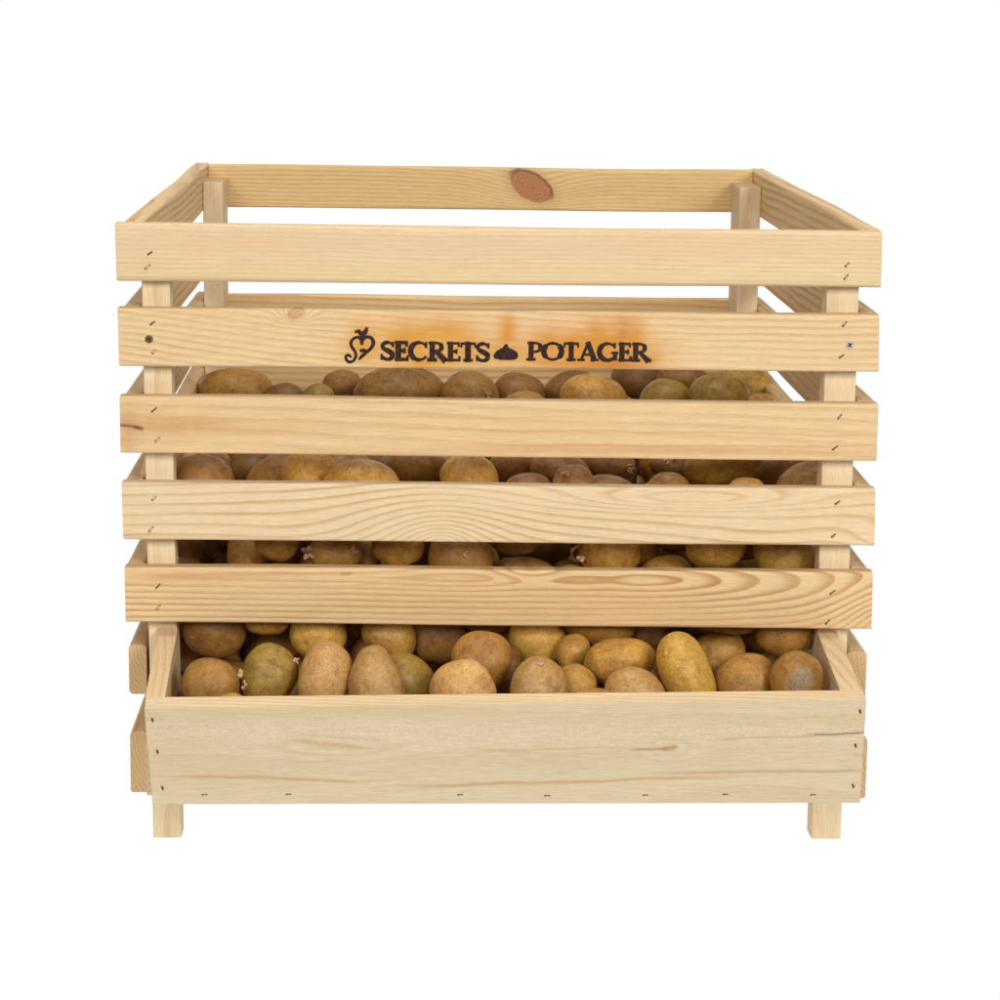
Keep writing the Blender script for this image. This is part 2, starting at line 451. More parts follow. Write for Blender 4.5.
W_TRAYTOP = wood('planed_spruce_edge', base=(0.7, 0.55, 0.345), late=(0.53, 0.34, 0.165), mode='plane', sp=0.30, slope=0.03, warp=0.2, contrast=0.7, pink=0.3, seed=9)
W_GEN = wood('pine_slat', base=(0.74, 0.52, 0.268), late=(0.5, 0.295, 0.115), mode='rings', sp=0.60, pith=(-3.5, 6.5), tilt=(0.008, 0.016), warp=0.24, contrast=0.9, pink=0.4, random_cut=True)
W_POST = wood('pine_post', base=(0.735, 0.586, 0.377), late=(0.58, 0.405, 0.21), mode='rings', sp=0.48, pith=(-14, 2), tilt=(0.004, 0.008), warp=0.2, contrast=0.6, pink=0.2, random_cut=True)
W_BACK1 = wood('pine_knotty_back_slat', base=(0.69, 0.495, 0.236), late=(0.5, 0.315, 0.125), mode='plane', sp=0.42, slope=0.01, warp=0.2, contrast=0.75, pink=0.3, seed=8,
               knots=[(5.2, 0.25, 2.55, 1.45, -0.52, 1.0)])

# front slats: the corner points of each face (x, z), left then right
FRONT = [((-30.27, 50.47), (-30.21, 45.91), (29.70, 50.35), (29.78, 45.94)),
         ((-30.17, 43.84), (-30.12, 39.22), (29.74, 43.84), (29.88, 39.26)),
         ((-30.12, 36.88), (-30.12, 32.32), (29.96, 36.69), (30.00, 32.04)),
         ((-30.08, 29.95), (-30.01, 25.29), (30.00, 29.85), (30.11, 25.14)),
         ((-29.95, 23.09), (-29.93, 18.54), (30.08, 23.00), (30.15, 18.23))]
FM = [W_TOP, W_BRAND, W_THIRD, W_FOURTH, W_FIFTH]
slats = []
for q, m in zip(FRONT, FM):
    (a, b), (c, d), (e, f), (g, h) = q
    A = [(a, -T, b), (a, -0.02, b), (c, -0.02, d), (c, -T, d)]
    B = [(e, -T, f), (e, -0.02, f), (g, -0.02, h), (g, -T, h)]
    slats.append(plank('front_slat', A, B, [m], crate, 'x', r=0.24 if m is not W_TOP else 0.4))
slats[0]['label'] = 'topmost front slat, pale and close grained'
slats[1]['label'] = 'second front slat with scorched lettering'
slats[3]['label'] = 'fourth front slat with wide looping grain'
slats[4]['label'] = 'lowest front slat with strong orange grain'

# corner posts; front ones lean in a little towards the foot
def post(xt0, xt1, xb0, xb1, y0, y1, ztop):
    A = [(xb0, y0, 0.0), (xb0, y1, 0.0), (xb1, y1, 0.0), (xb1, y0, 0.0)]
    B = [(xt0, y0, ztop), (xt0, y1, ztop), (xt1, y1, ztop), (xt1, y0, ztop)]
    return plank('corner_post', A, B, [W_POST], crate, 'z', r=0.1, nseg=8, wob=0.012)
post(-28.45, -26.24, -28.13, -25.83, 0, 2.42, 48.9)
post(25.72, 28.30, 26.13, 28.58, 0, 2.42, 48.9)
post(-28.67, -26.65, -28.67, -26.65, 62.6, 69.45, 49.05)
post(26.45, 28.67, 26.45, 28.67, 62.6, 69.45, 49.05)

# side slats and back slats on the same seven levels
LEV = [(50.41, 45.93), (43.84, 39.24), (36.75, 32.19), (29.90, 25.22), (23.05, 18.39), (16.20, 12.06), (8.90, 3.75)]
SL = [(0, -.05), (0, 0), (.05, 0), (0, 0), (0, 0), (0.1, 0), (0.05, 0.1)]
for i, (zt, zb) in enumerate(LEV):
    for sgn in (-1, 1):
        xo, xi = sgn * (29.98 if i < 5 else (29.9 if sgn < 0 else (30.15 if i == 5 else 30.5))), sgn * 28.47
        A = [(xo, 0.0, zt), (xi, 0.0, zt), (xi, 0.0, zb), (xo, 0.0, zb)]
        e = sgn * 0.24
        B = [(xo + e, 71.9, zt), (xi + e, 71.9, zt), (xi + e, 71.9, zb), (xo + e, 71.9, zb)]
        if i in (5, 6):
            d = 0.12 if sgn < 0 else -0.25
            A = [(a, b, c + d) for (a, b, c) in A]
        plank('side_slat', A, B, [W_GEN], crate, 'y', r=(0.3, 0.3, 0.3, 0.3, 0.3, 0.38, 0.28)[i], nseg=16)
    A = [(-28.66, 69.5, zt - .05), (-28.66, 71.0, zt - .05), (-28.66, 71.0, zb), (-28.66, 69.5, zb)]
    B = [(28.66, 69.5, zt - .05), (28.66, 71.0, zt - .05), (28.66, 71.0, zb), (28.66, 69.5, zb)]
    o = plank('back_slat', A, B, [W_BACK1 if i == 0 else W_GEN], crate, 'x', r=0.25)
    if i == 0: o['label'] = 'top back slat with one large reddish knot'

# floor boards inside, under the potatoes and the tray
plank('floor_panel', [(-25.8, -10.9, 7.6), (-25.8, 61.9, 7.6), (-25.8, 61.9, 6.95), (-25.8, -10.9, 6.95)],
      [(25.8, -10.9, 7.6), (25.8, 61.9, 7.6), (25.8, 61.9, 6.95), (25.8, -10.9, 6.95)], [W_GEN], crate, 'x', r=0.05, nseg=4, wob=0)

# the tray in front: two sloping cheeks and a front board
def hexa(name, P, mats, parent, axis, bev=0.09):
    """P: eight corners, bottom four then top four, both counter-clockwise."""
    bm = bmesh.new()
    v = [bm.verts.new(p) for p in P]
    for f in ((3, 2, 1, 0), (4, 5, 6, 7), (0, 1, 5, 4), (1, 2, 6, 5), (2, 3, 7, 6), (3, 0, 4, 7)):
        bm.faces.new([v[i] for i in f])
    bmesh.ops.recalc_face_normals(bm, faces=bm.faces)
    if len(mats) > 1:
        for f in bm.faces:
            if f.normal.z > 0.8: f.material_index = 1
    bmesh.ops.bevel(bm, geom=list(bm.edges), offset=bev, segments=2, profile=0.6, affect='EDGES')
    return link_mesh(name, bm, mats, parent, axis)
W_CHEEK = wood('pine_tray_cheek', base=(0.68, 0.515, 0.315), late=(0.53, 0.32, 0.14), mode='rings', sp=0.5, pith=(-4, 1), tilt=(0.09, 0.05), warp=0.4, contrast=0.75, pink=0.35, random_cut=True)
hexa('tray_cheek', [(-27.45, -10.95, 7.1), (-25.92, -10.95, 7.1), (-25.92, -0.03, 7.1), (-27.5, -0.03, 7.1),
                    (-27.45, -10.95, 15.02), (-25.92, -10.95, 15.02), (-25.92, -0.03, 17.75), (-27.5, -0.03, 17.75)], [W_CHEEK], crate, 'y')
hexa('tray_cheek', [(26.15, -10.95, 7.2), (27.9, -10.95, 7.2), (27.55, -0.03, 7.2), (25.95, -0.03, 7.2),
                    (26.15, -10.95, 15.75), (27.9, -10.95, 15.75), (27.55, -0.03, 17.72), (25.95, -0.03, 17.72)], [W_CHEEK], crate, 'y')
tray = hexa('tray_front', [(-26.84, -12.5, 6.88), (27.79, -12.5, 7.12), (27.79, -11.0, 7.12), (-26.84, -11.0, 6.88),
                           (-27.38, -12.5, 14.48), (27.96, -12.5, 15.43), (27.93, -11.0, 15.78), (-27.38, -11.0, 15.01)], [W_TRAY, W_TRAYTOP], crate, 'x', bev=0.06)
tray['label'] = 'wide rough sawn board closing the feeding tray'

# ------------------------------------------------------------------ staples, nails, screws
def cyl_between(bm, p, q, r0, r1, seg=8, mat=0, caps=True):
    p, q = Vector(p), Vector(q)
    d = (q - p).normalized()
    s = d.orthogonal().normalized(); t = d.cross(s)
    a = [bm.verts.new(p + (s * math.cos(k * 2 * math.pi / seg) + t * math.sin(k * 2 * math.pi / seg)) * r0) for k in range(seg)]
    b = [bm.verts.new(q + (s * math.cos(k * 2 * math.pi / seg) + t * math.sin(k * 2 * math.pi / seg)) * r1) for k in range(seg)]
    fs = [bm.faces.new((a[k], a[(k + 1) % seg], b[(k + 1) % seg], b[k])) for k in range(seg)]
    if caps: fs += [bm.faces.new(a[::-1]), bm.faces.new(b)]
    for f in fs: f.material_index = mat

def staple(parent, x, z, y, ang=0.85, ln=0.42, kind=0, thin=1.0):
    bm = bmesh.new()
    c, s = math.cos(ang), math.sin(ang)
    h = ln / 2
    # a dark crushed slot with the wire, or a raised splinter over it, lying in the middle
    w0 = 0.125 if kind == 2 else 0.085 * thin
    cyl_between(bm, (x - c * h, y + w0 - .055, z - s * h), (x + c * h, y + w0 - .055, z + s * h), w0, w0 * .75, 8, 2)
    if kind == 2:
        cyl_between(bm, (x - c * h * .7, y - 0.01, z - s * h * .7), (x + c * h * .75, y - 0.01, z + s * h * .75), 0.062, 0.045, 7, 1)
    else:
        cyl_between(bm, (x - c * h * .6, y - 0.03, z - s * h * .6), (x + c * h * .5, y - 0.03, z + s * h * .5), 0.035, 0.035, 6, 0)
    px, pz = -s * 0.15, c * 0.15
    for e in (-1, 1):
        if kind != 2:
            cyl_between(bm, (x + e * px - c * h * .6, y + 0.03, z + e * pz - s * h * .6), (x + e * px + c * h * .5, y + 0.05, z + e * pz + s * h * .5), 0.06, 0.03, 6, 1)
        cyl_between(bm, (x + e * c * h * .7, y + .01, z + e * s * h * .7), (x + e * c * h * .7, y + 0.5, z + e * s * h * .7), 0.05, 0.05, 6, 0)
    bmesh.ops.recalc_face_normals(bm, faces=bm.faces)
    return link_mesh('staple', bm, [M_STAPLE, M_SPLINTER, M_HOLE], parent)

FY = -T - 0.012
STAPLES = [(0, -27.57, 48.15, 0), (0, -27.78, 47.08, 2), (0, 27.02, 47.75, 1), (0, 26.98, 46.78, 0),
           (1, -27.45, 42.68, 0), (1, -27.38, 40.42, 2), (1, 27.0, 43.05, 1), (1, 26.86, 40.48, 0),
           (2, -27.42, 35.8, 0), (2, -27.18, 33.42, 2), (2, 26.9, 35.65, 1), (2, 26.62, 33.12, 0),
           (3, -27.53, 28.68, 2), (3, -27.8, 26.18, 2), (3, 26.98, 28.67, 0), (3, 26.77, 25.97, 1),
           (4, -27.3, 21.55, 1), (4, -27.3, 19.8, 2), (4, 26.87, 21.3, 0), (4, 26.55, 18.83, 0)]
for i, (k, x, z, kd) in enumerate(STAPLES):
    staple(slats[k], x, z, FY, 0.62 + 0.35 * ((i * 37) % 7) / 7, 0.46 + 0.12 * ((i * 53) % 5) / 5, kd)

def nail(parent, x, z, y):
    bm = bmesh.new()
    cyl_between(bm, (x, y - 0.01, z), (x, y + 0.6, z), 0.11, 0.1, 10, 0)
    cyl_between(bm, (x - .05, y - 0.012, z + .16), (x + .04, y - 0.012, z - .16), 0.07, 0.05, 6, 1)
    cyl_between(bm, (x + .2, y + 0.02, z + .1), (x + .16, y + 0.02, z - .18), 0.06, 0.03, 6, 2)
    return link_mesh('nail', bm, [M_STAPLE, M_HOLE, M_SPLINTER], parent)
for (x, z) in [(-26.75, 13.62), (-26.4, 11.1), (-26.05, 8.2), (27.5, 14.47), (27.25, 11.75), (27.2, 8.5)]:
    nail(tray, x, z, -12.52)
for i, (x, z) in enumerate([(-22.85, 7.68), (-16.4, 7.72), (-3.2, 7.72), (3.5, 7.66), (11.1, 7.72), (17.3, 7.8), (24.1, 7.78)]):
    staple(tray, x, z, -12.502, 0.06, 0.42, 0, 0.72)

def screw(parent, x, z, y, head_mat, rot):
    bm = bmesh.new()
    n = 20
    prof = [(0.33, 0.10), (0.335, 0.0), (0.29, -0.035), (0.0, -0.045)]
    rings = []
    for (r, dy) in prof[:-1]:
        rings.append([bm.verts.new((x + r * math.cos(k * 2 * math.pi / n), y + dy, z + r * math.sin(k * 2 * math.pi / n))) for k in range(n)])
    for a, b in zip(rings, rings[1:]):
        for k in range(n): bm.faces.new((a[k], a[(k + 1) % n], b[(k + 1) % n], b[k]))
    bm.faces.new(rings[-1])
    for e in (0, math.pi / 2):
        c, s = math.cos(rot + e), math.sin(rot + e)
        cyl_between(bm, (x - c * .2, y - 0.04 - e * .002, z - s * .2), (x + c * .2, y - 0.04 - e * .002, z + s * .2), 0.055, 0.055, 6, 1)
    bmesh.ops.recalc_face_normals(bm, faces=bm.faces)
    return link_mesh('screw', bm, [head_mat, M_RECESS], parent)
s1 = screw(slats[1], -27.75, 41.4, -T, M_BRASS, 0.35); s1['label'] = 'dark tarnished screw'
s2 = screw(slats[1], 27.48, 41.4, -T, M_ZINC, 0.6); s2['label'] = 'bright screw'

# ------------------------------------------------------------------ the branded lettering and marks
def stroke(bm, pts, ws, y, depth=0.035, grow=1.10, under=0.13):
    """A flat ribbon with round ends, following pts with widths ws (cm); stands a hair proud of the wood."""
    if not isinstance(ws, (list, tuple)): ws = [ws] * len(pts)
    ws = [w * grow for w in ws]
    if under:                                # the browned rim round every burnt stroke
        stroke(bm, pts, [w + under for w in ws], y, depth * 0.35, 1.0, 0)
    mi = 0 if under else 1
    pts = [Vector((p[0], 0, p[1])) for p in pts]
    if len(pts) > 4:                         # smooth the curve through its points
        q, w2 = [], []
        for i in range(len(pts) - 1):
            a, b, c, d = pts[max(i - 1, 0)], pts[i], pts[i + 1], pts[min(i + 2, len(pts) - 1)]
            for t in (0.0, 0.33, 0.67):
                q.append(0.5 * (2 * b + (c - a) * t + (2 * a - 5 * b + 4 * c - d) * t * t + (3 * b - a - 3 * c + d) * t * t * t))
                w2.append(ws[i] * (1 - t) + ws[i + 1] * t)
        q.append(pts[-1]); w2.append(ws[-1])
        pts, ws = q, w2
    fine, fw = [], []
    for i in range(len(pts) - 1):
        fine.append(pts[i]); fw.append(ws[i])
    fine.append(pts[-1]); fw.append(ws[-1])
    L, Rr = [], []
    for i, p in enumerate(fine):
        d = (fine[min(i + 1, len(fine) - 1)] - fine[max(i - 1, 0)]).normalized()
        nrm = Vector((-d.z, 0, d.x))
        ext = d * (-fw[i] * .25 if i == 0 else (fw[i] * .25 if i == len(fine) - 1 else 0))
        L.append(p + ext + nrm * fw[i] / 2); Rr.append(p + ext - nrm * fw[i] / 2)
    def V(q, dy): return bm.verts.new((q.x, y + dy, q.z))
    lf = [V(q, -depth) for q in L]; rf = [V(q, -depth) for q in Rr]
    lb = [V(q, 0.05) for q in L]; rb = [V(q, 0.05) for q in Rr]
    nf0 = len(bm.faces)
    for i in range(len(L) - 1):
        bm.faces.new((lf[i], lf[i + 1], rf[i + 1], rf[i]))
        bm.faces.new((lf[i + 1], lf[i], lb[i], lb[i + 1]))
        bm.faces.new((rf[i], rf[i + 1], rb[i + 1], rb[i]))
    bm.faces.new((lf[0], rf[0], rb[0], lb[0])); bm.faces.new((rf[-1], lf[-1], lb[-1], rb[-1]))
    bm.faces.ensure_lookup_table()
    for f in bm.faces[nf0:]: f.material_index = mi

def arc(cx, cz, rx, rz, a0, a1, n=12):
    return [(cx + rx * math.cos(math.radians(a0 + (a1 - a0) * i / n)), cz + rz * math.sin(math.radians(a0 + (a1 - a0) * i / n))) for i in range(n + 1)]

# glyphs: (advance width, strokes); unit height; a stroke is (points, width or widths)
TH, TN, SF = 0.24, 0.13, 0.12
def serif(x, z, w): return ([(x - w / 2, z), (x + w / 2, z)], SF)
G = {
 'S': (0.62, [([(0.54, 0.80)] + arc(0.31, 0.74, 0.22, 0.21, 35, 180, 8) + [(0.14, 0.62), (0.31, 0.51), (0.47, 0.40)] + arc(0.31, 0.25, 0.22, 0.21, 20, -150, 9), [.10] + [.12] * 3 + [.17] * 7 + [.24] * 3 + [.20] * 4 + [.15] * 6), ([(0.55, 0.96), (0.55, 0.72)], .10), ([(0.06, 0.04), (0.06, 0.30)], .11)]),
 'E': (0.62, [([(0.17, 0.03), (0.17, 0.97)], TH), ([(0.04, 0.95), (0.54, 0.95)], SF), ([(0.17, 0.51), (0.44, 0.51)], TN), ([(0.04, 0.05), (0.56, 0.05)], SF), ([(0.53, 0.98), (0.53, 0.78)], .10), ([(0.44, 0.62), (0.44, 0.40)], .09), ([(0.57, 0.02), (0.57, 0.24)], .10)]),
 'C': (0.86, [(arc(0.46, 0.50, 0.38, 0.46, 40, 320, 22), [.11] * 4 + [.16] * 3 + [.24] * 9 + [.17] * 3 + [.12] * 4), ([(0.76, 0.97), (0.76, 0.70)], .11)]),
 'R': (0.80, [([(0.17, 0.03), (0.17, 0.97)], TH), ([(0.03, 0.95), (0.40, 0.95)], SF), (arc(0.36, 0.73, 0.22, 0.22, 90, -90, 10), [.12] * 3 + [.2] * 5 + [.12] * 3), ([(0.17, 0.51), (0.38, 0.51)], .11), ([(0.36, 0.50), (0.72, 0.02)], [.18, .24]), serif(0.17, 0.05, 0.36), serif(0.74, 0.05, 0.22)]),
 'T': (0.66, [([(0.33, 0.03), (0.33, 0.97)], TH), ([(0.02, 0.94), (0.64, 0.94)], SF), ([(0.04, 0.98), (0.02, 0.74)], .09), ([(0.62, 0.98), (0.64, 0.74)], .09), serif(0.33, 0.05, 0.38)]),
 'P': (0.66, [([(0.17, 0.03), (0.17, 0.97)], TH), ([(0.03, 0.95), (0.40, 0.95)], SF), (arc(0.36, 0.71, 0.23, 0.24, 90, -90, 10), [.12] * 3 + [.2] * 5 + [.12] * 3), ([(0.17, 0.47), (0.38, 0.47)], .11), serif(0.17, 0.05, 0.38)]),
 'O': (0.98, [(arc(0.48, 0.50, 0.40, 0.45, 90, 450, 28), [.13] * 4 + [.25] * 7 + [.13] * 7 + [.25] * 7 + [.13] * 4)]),
 'A': (0.86, [([(0.42, 0.98), (0.12, 0.04)], TN), ([(0.42, 0.98), (0.72, 0.04)], TH), ([(0.22, 0.34), (0.60, 0.34)], .12), serif(0.12, 0.05, 0.28), serif(0.73, 0.05, 0.32)]),
 'G': (0.92, [(arc(0.46, 0.50, 0.38, 0.46, 42, 340, 22), [.11] * 4 + [.16] * 3 + [.24] * 9 + [.17] * 4 + [.14] * 3), ([(0.78, 0.08), (0.78, 0.46)], .2), ([(0.62, 0.45), (0.90, 0.45)], .10), ([(0.76, 0.97), (0.76, 0.72)], .11)]),
}
def word(text, x0, x1, z0, z1, name, slope=0.0, squeeze=()):
    tot = sum(G[c][0] for c in text)
    k = (x1 - x0) / tot
    hgt = z1 - z0
    x = x0
    bm = bmesh.new()
    y = -T
    i = 0
    for c in text:
        w, st = G[c]
        for pts, ws in st:
            ws = ws if isinstance(ws, (list, tuple)) else [ws] * len(pts)
            stroke(bm, [(x + px * k, z0 + pz * hgt + slope * (x - x0)) for px, pz in pts], [q * hgt * 1.12 for q in ws], y - 0.0015 * (i % 9))
            i += 1
        x += w * k
    bmesh.ops.recalc_face_normals(bm, faces=bm.faces)
    return link_mesh(name, bm, [M_CHAR, M_BURN], slats[1])
word('SECRETS', -9.62, -1.0, 39.90, 41.38, 'lettering', -0.006)
word('POTAGER', 1.95, 11.62, 39.98, 41.42, 'lettering', -0.002)
# the little pumpkin mark between the words
bm = bmesh.new()
def patch(bm, pts, y, mi, depth):
    f = [bm.verts.new((p[0], y - depth, p[1])) for p in pts]
    b = [bm.verts.new((p[0], y + 0.05, p[1])) for p in pts]
    fs = [bm.faces.new(f)]
    for k in range(len(pts)):
        fs.append(bm.faces.new((f[k], b[k], b[(k + 1) % len(pts)], f[(k + 1) % len(pts)])))
    for q in fs: q.material_index = mi
PUMP = [(-.62, 40.08), (-.20, 39.98), (.80, 39.98), (1.10, 40.06), (1.24, 40.30), (1.18, 40.58), (1.00, 40.72), (.80, 40.84), (.58, 40.92), (.44, 41.00), (.40, 41.22),
        (.24, 41.26), (.10, 41.16), (.02, 40.98), (-.20, 40.86), (-.46, 40.72), (-.64, 40.50), (-.74, 40.28)]
patch(bm, [((x - .25) * 1.09 + .25, (z - 40.55) * 1.11 + 40.55) for x, z in PUMP], -T, 1, .013)
patch(bm, PUMP, -T, 0, .04)
bmesh.ops.recalc_face_normals(bm, faces=bm.faces)
link_mesh('pumpkin_mark', bm, [M_CHAR, M_BURN], slats[1])
# the curled heart with its leafy top
bm = bmesh.new()
def P(cx, cy): return (-12.92 + (340 + cx * 0.09 - 340) * 0.0783 + 0.0, 43.03 - cy * 0.09 * 0.0783)
def SP(pts, w, dy): stroke(bm, [P(*p) for p in pts], w, -T - dy)
SP([(255, 265), (250, 215), (215, 190), (170, 205), (140, 250), (150, 300), (185, 350), (195, 400), (170, 450), (125, 470), (90, 445), (85, 405), (115, 390), (140, 415)], [.17, .2, .22, .2, .24, .22, .2, .22, .22, .22, .22, .22, .2, .16], 0)
SP([(265, 270), (275, 215), (320, 185), (370, 200), (390, 250), (365, 310), (310, 360), (260, 405), (230, 440)], [.17, .2, .24, .24, .3, .24, .24, .24, .14], .002)
SP([(310, 350), (270, 335), (245, 345)], [.2, .22, .14], .004)
SP([(262, 205), (258, 160), (225, 120), (190, 130)], [.28, .3, .24, .14], .006)
SP([(270, 205), (280, 150), (310, 110), (315, 85)], [.28, .3, .22, .14], .008)
SP([(230, 130), (270, 165), (310, 135)], [.16, .3, .16], .010)
bmesh.ops.recalc_face_normals(bm, faces=bm.faces)
link_mesh('heart_mark', bm, [M_CHAR, M_BURN], slats[1])

# ------------------------------------------------------------------ potatoes
def ico(level):
    bm = bmesh.new()
    bmesh.ops.create_icosphere(bm, subdivisions=level, radius=1.0)
    me = bpy.data.meshes.new('potato_base'); bm.to_mesh(me); bm.free()
    for p in me.polygons: p.use_smooth = True
    co = np.empty(len(me.vertices) * 3); me.vertices.foreach_get('co', co)
    return me, co.reshape(-1, 3)
BASES = {3: ico(4), 4: ico(5)}

def potato_verts(u, s, seed, taper=0.0, blunt=0.93):
    g = np.random.default_rng(seed)
    r = np.ones(len(u))
    for fq, am in ((1.3, .050), (2.1, .040), (3.4, .018), (5.5, .007)):
        for _ in range(3):
            d = g.normal(size=3); d /= np.linalg.norm(d)
            r += am / 1.7 * np.sin(fq * (u @ d) * 1.6 + g.uniform(0, 6.28))
    r -= r.mean() - 1.0
    for _ in range(7):                       # eyes: a small dent with a brow above it
        d = g.normal(size=3); d /= np.linalg.norm(d)
        c = np.clip(u @ d, -1, 1); a = np.arccos(c)
        r -= 0.045 * np.exp(-(a / 0.10) ** 2)
        e = d + np.array([0.12, 0.03, 0.1]); e /= np.linalg.norm(e)
        a2 = np.arccos(np.clip(u @ e, -1, 1))
        r += 0.018 * np.exp(-(a2 / 0.12) ** 2)
    v = u * r[:, None]
    tp = taper if taper else g.uniform(-.05, .05)
    v[:, 1:] *= (1 - tp * v[:, :1])
    if taper > 0.01:
        v[:, 1] *= 1 + 0.10 * np.cos(3.6 * v[:, 0] + 0.6)
    # blunt the ends slightly, as tubers are fuller than ellipsoids
    v[:, 0] = np.sign(v[:, 0]) * np.abs(v[:, 0]) ** blunt
    return v * np.array(s) * S

def sprout_mesh(seed, n, length, rad, hair=False):
    g = random.Random(seed)
    bm = bmesh.new()
    for i in range(n):
        a = g.uniform(0, 6.28); sp = g.uniform(0.2, 1.0)
        d = Vector((math.cos(a) * sp, math.sin(a) * sp, g.uniform(.5, 1))).normalized()
        p = Vector((g.uniform(-.15, .15), g.uniform(-.15, .15), -0.12))
        L = length * g.uniform(.5, 1.1); rr = rad * g.uniform(.8, 1.2)
        side = d.orthogonal().normalized() * g.uniform(-.5, .5)
        pr = None
        for t in (0, .3, .6, .85, 1.0):
            c = p + d * L * t + side * L * t * t
            r = rr * ((1 - .35 * t) if not hair else (1 - .7 * t)) if t < 1 else rr * .2
            if not hair and .8 < t < 1: r = rr * .95
            ring = [bm.verts.new(c + (d.orthogonal().normalized() * math.cos(k * math.pi / 3) + d.cross(d.orthogonal().normalized()) * math.sin(k * math.pi / 3)) * r) for k in range(6)]
            if pr:
                for k in range(6): bm.faces.new((pr[k], pr[(k + 1) % 6], ring[(k + 1) % 6], ring[k]))
            pr = ring
        bm.faces.new(pr)
    bmesh.ops.recalc_face_normals(bm, faces=bm.faces)
    for v in bm.verts: v.co *= S
    me = bpy.data.meshes.new('sprout'); bm.to_mesh(me); bm.free()
    for q in me.polygons: q.use_smooth = True
    return me

CAM = Vector((-6.9593, -202.3626, 68.2876))
def add_sprout(pot, X, s, M, dx, dy, toward, seed, n, length, rad, mat, hair=False):
    """A sprout rooted on the skin, on the side given by right / up / towards-the-viewer."""
    d = (_r * dx + _u * dy - _f * toward).normalized()
    q = np.array(M).T @ np.array(d) / np.array(s)
    base = Vector(X) + d * (1 / np.linalg.norm(q)) * 0.98
    nrm = Vector(np.array(M) @ ((np.array(M).T @ np.array(d)) / np.array(s) ** 2)).normalized()
    me = sprout_mesh(seed, n, length, rad, hair)
    me.materials.append(mat)
    o = bpy.data.objects.new('sprout', me)
    COL.objects.link(o)
    rot = nrm.to_track_quat('Z', 'Y').to_matrix().to_4x4()
    o.matrix_world = Matrix.Translation(base * S) @ rot
    o.parent = pot
    o.matrix_parent_inverse = pot.matrix_world.inverted()

